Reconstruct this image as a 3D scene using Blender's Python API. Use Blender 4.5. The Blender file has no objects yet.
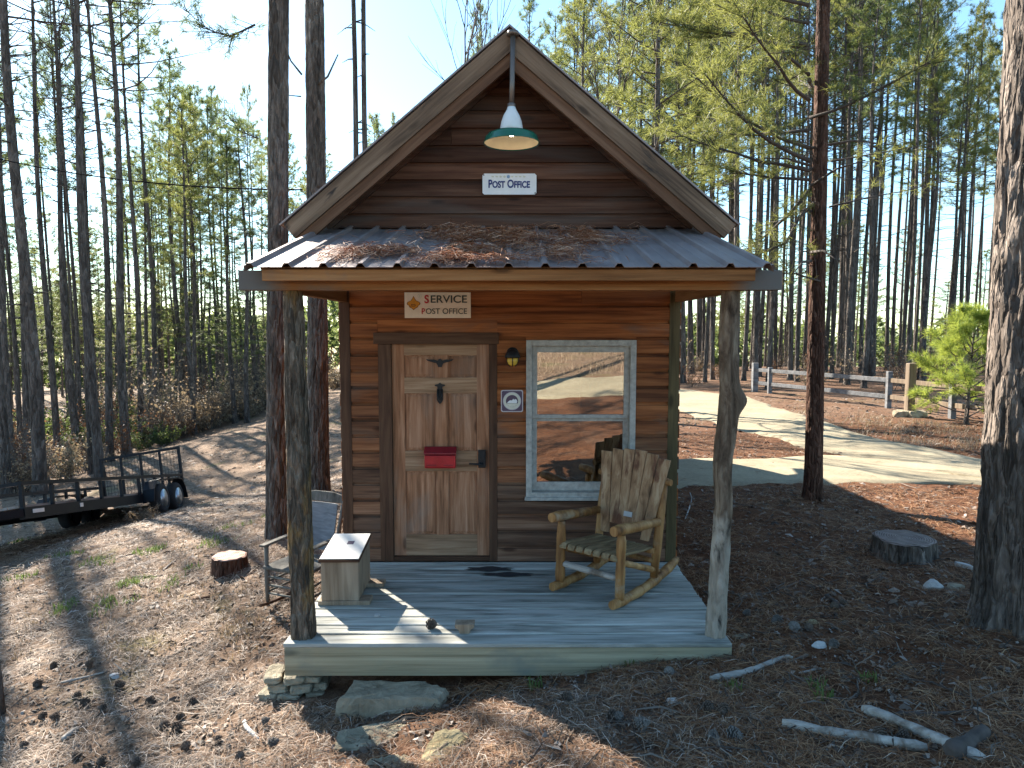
import bpy, bmesh, math, random
import numpy as np
from mathutils import Vector, Matrix

random.seed(7)
rng = np.random.default_rng(7)
scene = bpy.context.scene
COL = scene.collection
R = math.radians

# ------------------------------------------------------------------ camera model (used to measure the place)
CAMZ, PITCH, F = 2.235, R(4.5), 683.0
SP, CP = math.sin(PITCH), math.cos(PITCH)
def ray(px, py):
    u = (px - 512) / F; v = (384 - py) / F
    return (u, CP + v * SP, -SP + v * CP)
def at(px, py, Y):
    d = ray(px, py); t = Y / d[1]
    return Vector((d[0] * t, Y, CAMZ + d[2] * t))
def on_z(px, py, z):
    d = ray(px, py); t = (z - CAMZ) / d[2]
    return Vector((d[0] * t, d[1] * t, z))

# ------------------------------------------------------------------ value noise
def _h(ix, iy, iz, s):
    n = (ix.astype(np.int64) * 73856093) ^ (iy.astype(np.int64) * 19349663) ^ (iz.astype(np.int64) * 83492791) ^ (s * 2654435761)
    n = (n ^ (n >> 13)) * 1274126177 & 0x7fffffff
    n = (n ^ (n >> 16)) * 668265263 & 0x7fffffff
    return ((n >> 8) & 0xffff) / 65535.0
def vn(x, y, z=0.0, s=1):
    x = np.asarray(x, float); y = np.asarray(y, float); z = np.asarray(z, float) + 0 * x
    ix, iy, iz = np.floor(x), np.floor(y), np.floor(z)
    fx, fy, fz = x - ix, y - iy, z - iz
    fx = fx * fx * (3 - 2 * fx); fy = fy * fy * (3 - 2 * fy); fz = fz * fz * (3 - 2 * fz)
    r = 0
    for a in (0, 1):
        for b in (0, 1):
            for c in (0, 1):
                w = (fx if a else 1 - fx) * (fy if b else 1 - fy) * (fz if c else 1 - fz)
                r = r + w * _h(ix + a, iy + b, iz + c, s)
    return r
def fbm(x, y, z=0.0, s=1, o=4):
    r = 0; a = .5; k = 1.0
    for i in range(o):
        r = r + a * (vn(np.asarray(x) * k, np.asarray(y) * k, np.asarray(z) * k, s + i) * 2 - 1); a *= .5; k *= 2.03
    return r

# ------------------------------------------------------------------ terrain height
_cp = []
def _c(px, py, z): p = on_z(px, py, z); _cp.append((p.x, p.y, z))
for a in [(300,705,-.46),(375,735,-.42),(180,768,-.55),(20,768,-.62),(230,566,-.52),(150,600,-.72),(277,537,-.5),
          (320,492,-.52),(600,673,-.28),(500,690,-.3),(731,658,-.1),(560,694,-.15),(640,768,-.04),(470,755,-.2),(720,505,-.1),
          (903,560,-.06),(1000,620,0.02),(900,740,.03),(830,487,-.14),(690,475,-.16),(888,410,-.12),(757,391,-.12),
          (340,400,-.55),(190,442,-1.75)]: _c(*a)
_cp += [(-7.7,15.2,-1.86),(-9.6,15.4,-2.15),(-7.3,10.3,-1.2),(-9.3,10.5,-1.5),(-8.4,18,-1.95),(-12,17,-2.3),(-16,24,-3),(-8,25,-1.45),(-4,34,-.9),
        (-1.6,8,-.42),(0,8,-.35),(1.6,8,-.2),(0,13,-.4),(-14,30,-2.6),(-25,50,-3),(0,60,-1.2),(14,45,-.3),(30,45,-.2),(30,70,-1.8),(0,90,-4),(50,90,-5),(-50,90,-5),(20,26,-.1),
        (45,25,.1),(60,50,-1),(90,30,-2),(-40,20,-4),(-40,-5,-2),(-90,40,-6),(0,-5,.1),(0,-10,.5),(0,-25,3),(0,-55,7),(-35,-30,2.5),(30,-35,3),(30,-10,.5),
        (0,200,-12),(200,100,-12),(-200,100,-12),(0,-200,12),(150,-100,5),(-150,-100,3),(300,300,-16),(-300,300,-16),(300,-300,10),(-300,-300,10)]
_P = np.array(_cp); _N = len(_P)
_D = np.sqrt(((_P[:, None, :2] - _P[None, :, :2]) ** 2).sum(-1))
_A = np.zeros((_N + 3, _N + 3)); _A[:_N, :_N] = _D - np.eye(_N) * 0.15
_A[:_N, _N] = 1; _A[:_N, _N + 1:] = _P[:, :2]; _A[_N, :_N] = 1; _A[_N + 1:, :_N] = _P[:, :2].T
_W = np.linalg.solve(_A, np.concatenate([_P[:, 2], [0, 0, 0]]))
def h0(x, y):
    x = np.asarray(x, float); y = np.asarray(y, float); sh = x.shape
    x = x.ravel(); y = y.ravel(); out = np.empty(len(x))
    for i in range(0, len(x), 20000):
        a = x[i:i + 20000]; b = y[i:i + 20000]
        d = np.sqrt((a[:, None] - _P[None, :, 0]) ** 2 + (b[:, None] - _P[None, :, 1]) ** 2 + .04)
        out[i:i + 20000] = d @ _W[:_N] + _W[_N] + a * _W[_N + 1] + b * _W[_N + 2]
    return out.reshape(sh)
def H(x, y):
    x = np.asarray(x, float); y = np.asarray(y, float)
    return h0(x, y) + .05 * fbm(x * 1.1, y * 1.1, 0, 3, 4) + .02 * fbm(x * 7, y * 7, 0, 9, 2)
def Hs(x, y): return float(H(np.array([x]), np.array([y]))[0])
_ts = np.concatenate([np.arange(2.5, 30, .05), np.arange(30, 150, .3)])
def hit(px, py):
    d = ray(px, py)
    X = d[0] * _ts; Y = d[1] * _ts; Z = CAMZ + d[2] * _ts
    g = h0(X, Y); k = np.nonzero(Z <= g)[0]
    if len(k) == 0:
        i = len(_ts) - 1
    else: i = k[0]
    return Vector((X[i], Y[i], Hs(X[i], Y[i])))

# ------------------------------------------------------------------ mesh builder
WM = {}
class MB:
    def __init__(s): s.v = []; s.f = []; s.s = []
    def add(s, vs, fs, smooth=False):
        o = len(s.v); s.v += [tuple(v) for v in vs]; s.f += [tuple(i + o for i in f) for f in fs]; s.s += [smooth] * len(fs); return s
    def box(s, c, d, M=None):
        x, y, z = d[0] / 2, d[1] / 2, d[2] / 2
        vs = [Vector((a * x, b * y, e * z)) for a in (-1, 1) for b in (-1, 1) for e in (-1, 1)]
        if M is not None: vs = [M @ v for v in vs]
        vs = [v + Vector(c) for v in vs]
        return s.add(vs, [(0,1,3,2),(4,6,7,5),(0,4,5,1),(2,3,7,6),(0,2,6,4),(1,5,7,3)])
    def span(s, a, b):
        return s.box([(a[i] + b[i]) / 2 for i in range(3)], [abs(b[i] - a[i]) for i in range(3)])
    def bar(s, a, b, w, d, up=(0,0,1)):
        a = Vector(a); b = Vector(b); z = (b - a); L = z.length; z.normalize()
        u = Vector(up); x = u.cross(z)
        if x.length < 1e-4: x = Vector((1,0,0)).cross(z)
        x.normalize(); y = z.cross(x)
        M = Matrix((x, y, z)).transposed()
        return s.box((a + b) / 2, (w, d, L), M)
    def tube(s, pts, rad, seg=8, cap=True, smooth=True, disp=None):
        pts = [Vector(p) for p in pts]; n = len(pts)
        if not hasattr(rad, '__len__'): rad = [rad] * n
        t = (pts[1] - pts[0]).normalized()
        x = Vector((1,0,0)) if abs(t.x) < .8 else Vector((0,1,0))
        x = (x - t * x.dot(t)).normalized()
        vs = []
        for i in range(n):
            t = (pts[min(i + 1, n - 1)] - pts[max(i - 1, 0)])
            t = t.normalized() if t.length > 1e-9 else Vector((0,0,1))
            x = (x - t * x.dot(t))
            x = x.normalized() if x.length > 1e-6 else t.orthogonal().normalized()
            y = t.cross(x)
            for k in range(seg):
                a = 2 * math.pi * k / seg
                r = rad[i] * (1 + (disp(i, k) if disp else 0))
                vs.append(pts[i] + (x * math.cos(a) + y * math.sin(a)) * r)
        fs = []
        for i in range(n - 1):
            for k in range(seg):
                k2 = (k + 1) % seg
                fs.append((i*seg+k, i*seg+k2, (i+1)*seg+k2, (i+1)*seg+k))
        s.add(vs, fs, smooth)
        if cap:
            o = len(s.v) - len(vs)
            s.f.append(tuple(o + k for k in reversed(range(seg)))); s.s.append(False)
            s.f.append(tuple(o + (n-1)*seg + k for k in range(seg))); s.s.append(False)
        return s
    def lathe(s, prof, c=(0,0,0), seg=24, M=None, closed=False, cap=True):
        vs = []
        for r, z in prof:
            for k in range(seg):
                a = 2 * math.pi * k / seg
                p = Vector((r * math.cos(a), r * math.sin(a), z))
                if M is not None: p = M @ p
                vs.append(p + Vector(c))
        n = len(prof); fs = []
        for i in range(n - 1 + (1 if closed else 0)):
            j = (i + 1) % n
            for k in range(seg):
                k2 = (k + 1) % seg
                fs.append((i*seg+k, i*seg+k2, j*seg+k2, j*seg+k))
        if not closed and cap:
            if prof[0][0] > 1e-4: fs.append(tuple(reversed(range(seg))))
            if prof[-1][0] > 1e-4: fs.append(tuple((n-1)*seg + k for k in range(seg)))
        return s.add(vs, fs, True)
    def extrude(s, poly, f3, d):
        """poly: 2D outline; f3(u,v)->Vector on the front; d: Vector depth"""
        n = len(poly); a = [f3(*p) for p in poly]; b = [p + Vector(d) for p in a]
        return s.add(a + b, [tuple(range(n)), tuple(reversed(range(n, 2*n)))] + [(i, i+n, (i+1) % n + n, (i+1) % n) for i in range(n)])
    def build(s, name, mat, parent=None, local=False, bevel=0, origin=None):
        me = bpy.data.meshes.new(name)
        vs = s.v
        if parent is not None and not local:
            I = WM[parent.name].inverted(); vs = [tuple(I @ Vector(v)) for v in vs]
        if origin is not None:
            o_ = Vector(origin); vs = [tuple(Vector(v) - o_) for v in vs]
        me.from_pydata(vs, [], s.f); me.polygons.foreach_set('use_smooth', s.s)
        me.materials.append(mat); me.update()
        bm = bmesh.new(); bm.from_mesh(me); bmesh.ops.recalc_face_normals(bm, faces=bm.faces); bm.to_mesh(me); bm.free()
        return link(name, me, parent, bevel, origin)
def link(name, me, parent=None, bevel=0, origin=None):
    o = bpy.data.objects.new(name, me); COL.objects.link(o)
    if parent is not None: o.parent = parent; WM[o.name] = WM[parent.name]
    else:
        if origin is not None: o.location = origin
        WM[o.name] = Matrix.Translation(Vector(origin) if origin is not None else Vector((0,0,0)))
    if bevel:
        b = o.modifiers.new('Bevel', 'BEVEL'); b.width = bevel; b.segments = 2; b.limit_method = 'ANGLE'; b.angle_limit = R(40)
    return o
def np_mesh(name, verts, faces, mat, smooth=False):
    """verts (n,3), faces (m,k) all the same size"""
    me = bpy.data.meshes.new(name)
    verts = np.ascontiguousarray(verts, dtype=np.float32); faces = np.ascontiguousarray(faces, dtype=np.int32)
    m, k = faces.shape
    me.vertices.add(len(verts)); me.vertices.foreach_set('co', verts.ravel())
    me.loops.add(m * k); me.loops.foreach_set('vertex_index', faces.ravel())
    me.polygons.add(m); me.polygons.foreach_set('loop_start', np.arange(0, m * k, k, dtype=np.int32))
    me.polygons.foreach_set('use_smooth', np.full(m, smooth))
    me.materials.append(mat); me.update(calc_edges=True); me.validate()
    return me
def tag(o, label, cat, group=None, kind=None):
    if label: o['label'] = label
    if cat: o['category'] = cat
    if group: o['group'] = group
    if kind: o['kind'] = kind
    return o
def thing(name, label, cat, loc=(0,0,0), rz=0.0, group=None, M=None):
    o = bpy.data.objects.new(name, None); COL.objects.link(o)
    o.empty_display_size = .2
    if M is None: M = Matrix.Translation(Vector(loc)) @ Matrix.Rotation(rz, 4, 'Z')
    o.matrix_world = M; WM[o.name] = M.copy()
    return tag(o, label, cat, group)
KIDS = {}
def copy_tree(root, parent=None):
    c = root.copy(); COL.objects.link(c)
    if parent is not None: c.parent = parent
    for ch in list(root.children): copy_tree(ch, c)
    return c

# ------------------------------------------------------------------ materials
class NT:
    def __init__(s, name):
        s.m = bpy.data.materials.new(name); s.m.use_nodes = True; s.t = s.m.node_tree; s.t.nodes.clear()
        s.out = s.n('ShaderNodeOutputMaterial')
    def n(s, t, **k):
        x = s.t.nodes.new(t)
        for a, b in k.items():
            if a.startswith('i_'): x.inputs[a[2:].replace('_', ' ')].default_value = b
            else: setattr(x, a, b)
        return x
    def l(s, a, b): s.t.links.new(a, b)
    def coord(s, scale=(1,1,1), kind='Object', rot=(0,0,0), shift=None):
        c = s.n('ShaderNodeTexCoord'); m = s.n('ShaderNodeMapping'); m.inputs['Scale'].default_value = scale; m.inputs['Rotation'].default_value = rot
        s.l(c.outputs[kind], m.inputs['Vector'])
        if shift is not None: s.l(shift, m.inputs['Location'])
        return m.outputs[0]
    def noise(s, vec, scale=1, detail=6, rough=.6, dist=0):
        x = s.n('ShaderNodeTexNoise'); x.inputs['Scale'].default_value = scale; x.inputs['Detail'].default_value = detail
        x.inputs['Roughness'].default_value = rough; x.inputs['Distortion'].default_value = dist
        s.l(vec, x.inputs['Vector']); return x.outputs['Fac']
    def ramp(s, fac, stops):
        x = s.n('ShaderNodeValToRGB'); e = x.color_ramp.elements
        while len(e) < len(stops): e.new(.5)
        for q, (p, c) in zip(e, stops): q.position = p; q.color = (*c, 1) if len(c) == 3 else c
        s.l(fac, x.inputs[0]); return x.outputs[0]
    def mix(s, fac, a, b, mode='MIX'):
        x = s.n('ShaderNodeMix', data_type='RGBA', blend_type=mode)
        for i, v in ((0, fac), (6, a), (7, b)):
            if isinstance(v, (int, float)): x.inputs[i].default_value = v
            elif isinstance(v, tuple): x.inputs[i].default_value = (*v, 1)
            else: s.l(v, x.inputs[i])
        return x.outputs[2]
    def math(s, op, a, b=0.0, clamp=False):
        x = s.n('ShaderNodeMath', operation=op, use_clamp=clamp)
        for i, v in ((0, a), (1, b)):
            if isinstance(v, (int, float)): x.inputs[i].default_value = v
            else: s.l(v, x.inputs[i])
        return x.outputs[0]
    def island(s): return s.n('ShaderNodeNewGeometry').outputs['Random Per Island']
    def objrand(s): return s.n('ShaderNodeObjectInfo').outputs['Random']
    def bump(s, hgt, dist=.01, strength=1.0):
        b = s.n('ShaderNodeBump'); b.inputs['Distance'].default_value = dist; b.inputs['Strength'].default_value = strength
        s.l(hgt, b.inputs['Height']); return b.outputs[0]
    def bsdf(s, col, rough=.8, metal=0.0, normal=None, spec=.3):
        p = s.n('ShaderNodeBsdfPrincipled')
        for k, v in (('Base Color', col), ('Roughness', rough), ('Metallic', metal), ('Specular IOR Level', spec)):
            if isinstance(v, (int, float)): p.inputs[k].default_value = v
            elif isinstance(v, tuple): p.inputs[k].default_value = (*v, 1)
            else: s.l(v, p.inputs[k])
        if normal is not None: s.l(normal, p.inputs['Normal'])
        s.l(p.outputs[0], s.out.inputs[0]); return p

def wood(name, cs, axis=0, grain=26, along=1.6, rough=.82, var=.35, bump=.004, grade=None, weather=None, knots=True):
    """cs: 3 colours dark->light. axis: board direction in object space."""
    t = NT(name)
    rnd = t.island()
    sh = t.n('ShaderNodeCombineXYZ')
    for i, k in enumerate((37.0, 11.3, 23.7)): t.l(t.math('MULTIPLY', rnd, k), sh.inputs[i])
    sc = [grain] * 3; sc[axis] = along
    v = t.coord(tuple(sc), shift=sh.outputs[0])
    g1 = t.noise(v, 1, 8, .65, .6)
    sc2 = [grain * .22] * 3; sc2[axis] = along * .5
    v2 = t.coord(tuple(sc2), shift=sh.outputs[0]); g2 = t.noise(v2, 1, 4, .5, 1.5)
    f = t.math('ADD', t.math('MULTIPLY', g1, .55), t.math('MULTIPLY', g2, .45))
    c = t.ramp(f, [(.35, cs[0]), (.5, cs[1]), (.64, cs[2])])
    if grade:       # (colours, z0, z1): boards near the ground have weathered to grey brown
        sp = t.n('ShaderNodeSeparateXYZ'); tc = t.n('ShaderNodeTexCoord'); t.l(tc.outputs['Object'], sp.inputs[0])
        zz = t.math('ADD', sp.outputs[2], t.math('MULTIPLY', t.math('SUBTRACT', rnd, .5), .7))
        mr = t.n('ShaderNodeMapRange'); mr.inputs[1].default_value = grade[1]; mr.inputs[2].default_value = grade[2]; t.l(zz, mr.inputs[0])
        c = t.mix(mr.outputs[0], t.ramp(f, [(.35, grade[0][0]), (.5, grade[0][1]), (.64, grade[0][2])]), c)
    if knots:
        sk = [5.0] * 3; sk[axis] = 1.7
        k = t.n('ShaderNodeTexVoronoi'); k.inputs['Scale'].default_value = 1; t.l(t.coord(tuple(sk), shift=sh.outputs[0]), k.inputs['Vector'])
        kf = t.ramp(k.outputs['Distance'], [(.07, (1,1,1)), (.16, (0,0,0))])
        c = t.mix(t.math('MULTIPLY', kf, .75), c, tuple(x * .45 for x in cs[0]))
    if weather:     # (colour, scale, lo, hi): grey weathered areas with their own shape
        wv = t.coord(weather[1]); wf = t.ramp(t.noise(wv, 1, 5, .6, .4), [(weather[2], (0,0,0)), (weather[3], (1,1,1))])
        c = t.mix(wf, c, weather[0])
    hv = t.n('ShaderNodeHueSaturation'); t.l(c, hv.inputs['Color'])
    t.l(t.math('ADD', t.math('MULTIPLY', rnd, var * 2), 1 - var), hv.inputs['Value'])
    t.bsdf(hv.outputs[0], rough, 0, t.bump(f, bump)); return t.m

def plain(name, col, rough=.5, metal=0.0, var=.12, scale=8, bump=0.0, spec=.4):
    t = NT(name); v = t.coord(); n = t.noise(v, scale, 5, .6)
    c = t.ramp(n, [(.3, tuple(x * (1 - var) for x in col)), (.7, tuple(min(1, x * (1 + var)) for x in col))])
    t.bsdf(c, rough, metal, t.bump(n, bump) if bump else None, spec); return t.m

def bark(name, dark, mid, light, scale=1.0, bumpd=.03, patches=None):
    t = NT(name)
    rnd = t.objrand()
    sh = t.n('ShaderNodeCombineXYZ')
    for i, k in enumerate((17.0, 31.0, 53.0)): t.l(t.math('MULTIPLY', rnd, k), sh.inputs[i])
    v = t.coord((14 * scale, 14 * scale, 3.2 * scale), shift=sh.outputs[0])
    vo = t.n('ShaderNodeTexVoronoi', feature='DISTANCE_TO_EDGE'); vo.inputs['Scale'].default_value = 1
    dn = t.noise(v, .9, 3, .6)
    vm = t.n('ShaderNodeVectorMath', operation='ADD'); t.l(v, vm.inputs[0])
    cx = t.n('ShaderNodeCombineXYZ'); t.l(dn, cx.inputs[0]); t.l(dn, cx.inputs[1]); t.l(dn, cx.inputs[2]); t.l(cx.outputs[0], vm.inputs[1])
    t.l(vm.outputs[0], vo.inputs['Vector'])
    e = t.ramp(vo.outputs['Distance'], [(0, (0,0,0)), (.28, (1,1,1))])
    n = t.noise(v, 1.7, 6, .65)
    n2 = t.noise(t.coord((2, 2, .6), shift=sh.outputs[0]), 1, 4, .6)
    f = t.math('ADD', t.math('MULTIPLY', n, .6), t.math('MULTIPLY', n2, .4))
    c = t.ramp(f, [(.32, dark), (.5, mid), (.66, light)])
    vc = t.n('ShaderNodeTexVoronoi'); vc.inputs['Scale'].default_value = 1; t.l(vm.outputs[0], vc.inputs['Vector'])
    sp = t.n('ShaderNodeSeparateColor'); t.l(vc.outputs['Color'], sp.inputs[0])
    hv = t.n('ShaderNodeHueSaturation'); t.l(c, hv.inputs['Color']); t.l(t.math('ADD', t.math('MULTIPLY', sp.outputs[0], .9), .55), hv.inputs['Value']); c = hv.outputs[0]
    if patches: c = t.mix(t.ramp(t.noise(t.coord((3, 3, 1.2)), 1.2, 5, .65, .5), [(.5, (0,0,0)), (.58, (1,1,1))]), c, patches)
    hgt = t.math('ADD', t.math('MULTIPLY', e, .7), t.math('MULTIPLY', n, .5))
    t.bsdf(c, .9, 0, t.bump(hgt, bumpd), .2); return t.m

def foliage(name, a, b, trans, mixf=.45, var=.35):
    t = NT(name); rnd = t.island(); orr = t.objrand()
    n = t.noise(t.coord((.7, .7, .7)), 1, 3)
    f = t.math('ADD', t.math('MULTIPLY', rnd, .5), t.math('MULTIPLY', n, .5))
    c = t.ramp(f, [(.25, a), (.75, b)])
    hv = t.n('ShaderNodeHueSaturation'); t.l(c, hv.inputs['Color']); t.l(t.math('ADD', t.math('MULTIPLY', orr, var), 1 - var / 2), hv.inputs['Value'])
    t.l(t.math('ADD', t.math('MULTIPLY', orr, .03), .485), hv.inputs['Hue'])
    d = t.n('ShaderNodeBsdfPrincipled'); t.l(hv.outputs[0], d.inputs['Base Color']); d.inputs['Roughness'].default_value = .55; d.inputs['Specular IOR Level'].default_value = .35
    tr = t.n('ShaderNodeBsdfTranslucent'); tr.inputs[0].default_value = (*trans, 1)
    m = t.n('ShaderNodeMixShader'); m.inputs[0].default_value = mixf
    t.l(d.outputs[0], m.inputs[1]); t.l(tr.outputs[0], m.inputs[2]); t.l(m.outputs[0], t.out.inputs[0]); return t.m

M_ = {}
M_['siding'] = wood('cedar_siding', [(.070,.020,.007), (.215,.070,.021), (.35,.130,.045)], 0, 30, 1.2, var=.33, bump=.004, weather=((.105,.08,.066), (.8,.8,2.2), .52, .68))
M_['siding_low'] = wood('cedar_siding_greyed', [(.06,.031,.02), (.15,.082,.05), (.24,.15,.10)], 0, 30, 1.2, var=.3, bump=.004, weather=((.18,.15,.125), (.9,.9,2.5), .48, .70))
M_['siding_front'] = wood('cedar_siding_front', [(.070,.020,.007), (.215,.070,.021), (.35,.130,.045)], 0, 30, 1.2, var=.27, bump=.004, grade=([(.06,.030,.019), (.15,.080,.049), (.24,.148,.097)], .75, 2.0), weather=((.105,.08,.066), (.8,.8,2.2), .54, .72))
M_['gable'] = wood('gable_siding', [(.034,.014,.009), (.086,.037,.022), (.15,.075,.047)], 0, 30, 1.0, var=.4, bump=.004, weather=((.105,.082,.07), (.5,.5,3), .5, .72))
M_['trim'] = wood('dark_trim_wood', [(.045,.022,.013), (.095,.047,.027), (.14,.078,.045)], 2, 28, 1.4, var=.2)
M_['trim_x'] = wood('dark_trim_wood_across', [(.045,.022,.013), (.095,.047,.027), (.14,.078,.045)], 0, 28, 1.4, var=.2)
M_['greentrim'] = wood('treated_trim_wood', [(.06,.045,.02), (.11,.085,.04), (.16,.125,.06)], 2, 28, 1.4, var=.2)
M_['door'] = wood('weathered_oak_door', [(.13,.056,.028), (.325,.152,.080), (.49,.27,.165)], 2, 34, 1.6, var=.12, bump=.003, weather=((.24,.19,.155), (2.2,2.2,.7), .52, .75))
M_['door_x'] = wood('weathered_oak_rail', [(.14,.078,.043), (.29,.175,.103), (.42,.275,.175)], 0, 34, 1.6, var=.12, bump=.003)
M_['deck'] = wood('grey_deck_boards', [(.10,.10,.085), (.29,.293,.262), (.46,.462,.415)], 0, 22, 1.6, rough=.75, var=.30, bump=.005, weather=((.47,.475,.445), (1.3,16,1), .48, .68), knots=False)
M_['fascia'] = wood('treated_fascia', [(.14,.115,.068), (.33,.29,.19), (.47,.42,.29)], 0, 30, .5, var=.05, weather=((.19,.205,.17), (1.0,1,2), .5, .7))
M_['beam'] = wood('beam_wood', [(.12,.047,.013), (.27,.12,.042), (.40,.20,.08)], 0, 22, .8, var=.12, weather=((.15,.125,.105), (.9,1,1), .56, .66))
def beamend():
    m = M_['beam'].copy(); m.name = 'beam_with_greyed_ends'; nt = m.node_tree; p = [n for n in nt.nodes if n.type == 'BSDF_PRINCIPLED'][0]; src = p.inputs[0].links[0].from_socket
    c = nt.nodes.new('ShaderNodeTexCoord'); s = nt.nodes.new('ShaderNodeSeparateXYZ'); nt.links.new(c.outputs['Object'], s.inputs[0])
    a = nt.nodes.new('ShaderNodeMath'); a.operation = 'ABSOLUTE'; nt.links.new(s.outputs[0], a.inputs[0])
    r = nt.nodes.new('ShaderNodeMapRange'); r.inputs[1].default_value = 1.5; r.inputs[2].default_value = 1.68; nt.links.new(a.outputs[0], r.inputs[0])
    x = nt.nodes.new('ShaderNodeMix'); x.data_type = 'RGBA'; x.inputs[7].default_value = (.13,.125,.118,1); nt.links.new(r.outputs[0], x.inputs[0]); nt.links.new(src, x.inputs[6]); nt.links.new(x.outputs[2], p.inputs[0]); return m
M_['beamend'] = beamend()
M_['rafter'] = wood('rafter_wood', [(.10,.045,.018), (.19,.095,.04), (.27,.145,.07)], 1, 22, .8, var=.15)
M_['rake'] = wood('rake_board', [(.07,.044,.029), (.185,.120,.077), (.30,.21,.145)], 0, 24, 1.0, var=.12, weather=((.038,.03,.026), (1.5,6,6), .59, .64))
M_['soffit_x'] = wood('rake_under_board', [(.06,.028,.015), (.135,.068,.038), (.20,.11,.065)], 0, 26, 1.2, var=.2)
M_['soffit'] = wood('soffit_boards', [(.06,.032,.02), (.12,.065,.04), (.18,.105,.065)], 1, 26, 1.2, var=.2)
M_['white_window'] = plain('aged_white_window_paint', (.37,.365,.34), .6, var=.28, scale=22, bump=.002)
M_['dark'] = plain('dark_interior', (.03,.025,.02), .9)
M_['interior'] = plain('interior_wood_wall', (.12,.08,.05), .8)
M_['black_iron'] = plain('black_iron', (.018,.018,.02), .5, .3)
M_['black_paint'] = plain('black_trailer_paint', (.008,.0095,.013), .5, 0, .3, 6, spec=.22)
M_['red'] = plain('red_enamel', (.40,.018,.025), .32, 0, .2, 10)
M_['red_dark'] = plain('dark_red_enamel', (.2,.012,.02), .4, 0, .2, 10)
M_['green'] = plain('green_enamel', (.012,.115,.07), .22, 0, .15, 6, spec=.6)
M_['cream'] = plain('cream_enamel', (.80,.72,.55), .4, 0, .06, 8)
M_['porcelain'] = plain('white_porcelain', (.72,.74,.74), .25, 0, .06, 10)
M_['pipe'] = plain('galvanised_pipe', (.17,.145,.13), .45, .6, .15)
M_['signwhite'] = plain('sign_white', (.76,.77,.80), .45, 0, .04, 20)
M_['signcream'] = plain('sign_cream', (.78,.68,.56), .5, 0, .05, 20)
M_['navy'] = plain('navy_ink', (.012,.03,.17), .5, 0, .05)
M_['signred'] = plain('red_ink', (.45,.01,.025), .5, 0, .05)
M_['ink'] = plain('charcoal_ink', (.045,.06,.055), .5, 0, .05)
M_['gold'] = plain('gold_ink', (.62,.27,.025), .5, 0, .12, 40)
M_['golddark'] = plain('dark_gold_ink', (.25,.10,.015), .5, 0, .05)
M_['faded'] = plain('faded_gold_ink', (.60,.60,.52), .5, 0, .1)
M_['paleblue'] = plain('pale_blue_ink', (.25,.40,.62), .5, 0, .1)
M_['purple'] = plain('plaque_purple', (.085,.055,.10), .4, 0, .15)
M_['plaquegrey'] = plain('plaque_pale', (.50,.48,.52), .4, 0, .1, 30)
M_['amber'] = plain('amber_glass', (.65,.42,.06), .25, 0, .1)
M_['tyre'] = plain('tyre_rubber', (.022,.022,.024), .85, 0, .2)
M_['rim'] = plain('silver_rim', (.50,.53,.56), .35, .75, .08)
M_['tail'] = plain('red_reflector', (.35,.01,.01), .3)
M_['trailerdeck'] = wood('trailer_planks', [(.14,.10,.075), (.26,.20,.16), (.38,.30,.25)], 1, 18, .8, var=.2)
M_['log'] = wood('peeled_log', [(.11,.043,.013), (.29,.14,.046), (.46,.27,.115)], 2, 16, 2.2, rough=.6, var=.12, bump=.004, weather=((.33,.26,.18), (3,3,3), .56, .68))
M_['slat'] = wood('chair_slats', [(.15,.075,.036), (.36,.215,.115), (.54,.38,.235)], 2, 24, 1.8, rough=.7, var=.3, bump=.003, weather=((.15,.065,.035), (7,7,1.6), .54, .62))
M_['seatwood'] = wood('chair_seat_slats', [(.09,.06,.03), (.21,.15,.08), (.31,.23,.13)], 1, 24, 1.8, rough=.7, var=.2)
M_['greywood'] = wood('grey_weathered_wood', [(.06,.058,.05), (.125,.12,.105), (.20,.19,.17)], 2, 28, 2.0, var=.15)
M_['bluegrey'] = wood('blue_grey_woven_back', [(.11,.125,.145), (.185,.205,.23), (.26,.28,.31)], 0, 34, 5.0, var=.1, knots=False)
M_['boxwood'] = wood('rough_box_wood', [(.15,.105,.07), (.27,.205,.145), (.38,.30,.22)], 2, 20, 1.2, var=.15)
M_['lid'] = plain('white_lid_panel', (.74,.71,.66), .45, 0, .05, 14)
M_['barkpine'] = bark('pine_bark', (.053,.043,.038), (.115,.098,.087), (.19,.167,.15), 1.0, .05)
M_['barknear'] = bark('pine_bark_near', (.048,.037,.031), (.135,.11,.094), (.27,.228,.197), 1.1, .06)
M_['barkred'] = bark('reddish_pine_bark', (.045,.022,.015), (.10,.05,.034), (.17,.095,.065), 1.8, .05)
M_['barkpost'] = bark('barked_post', (.04,.03,.023), (.135,.108,.083), (.27,.225,.18), 1.8, .05, patches=(.23,.145,.065))
M_['barkpale'] = bark('peeled_post', (.095,.075,.055), (.22,.18,.14), (.34,.29,.235), 1.5, .012, patches=(.075,.055,.042))
M_['twig'] = plain('twig_grey', (.12,.10,.085), .9, 0, .35, 12)
M_['twigdark'] = plain('bare_branch', (.075,.06,.052), .9, 0, .3, 12)
M_['deadwood'] = wood('bleached_dead_wood', [(.19,.165,.14), (.34,.31,.275), (.48,.45,.41)], 0, 18, 2.2, var=.15, weather=((.16,.12,.09), (4,4,4), .54, .64), bump=.02)
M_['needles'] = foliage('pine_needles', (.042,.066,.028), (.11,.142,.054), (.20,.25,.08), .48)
M_['needles_sun'] = foliage('sunlit_pine_needles', (.06,.085,.025), (.15,.17,.05), (.29,.31,.085), .45, .2)  # brighter needle copy for lit crowns, sunlight put into the colour
M_['needles_near'] = foliage('near_pine_needles', (.06,.085,.022), (.155,.175,.05), (.30,.31,.085), .42, .2)
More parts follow.
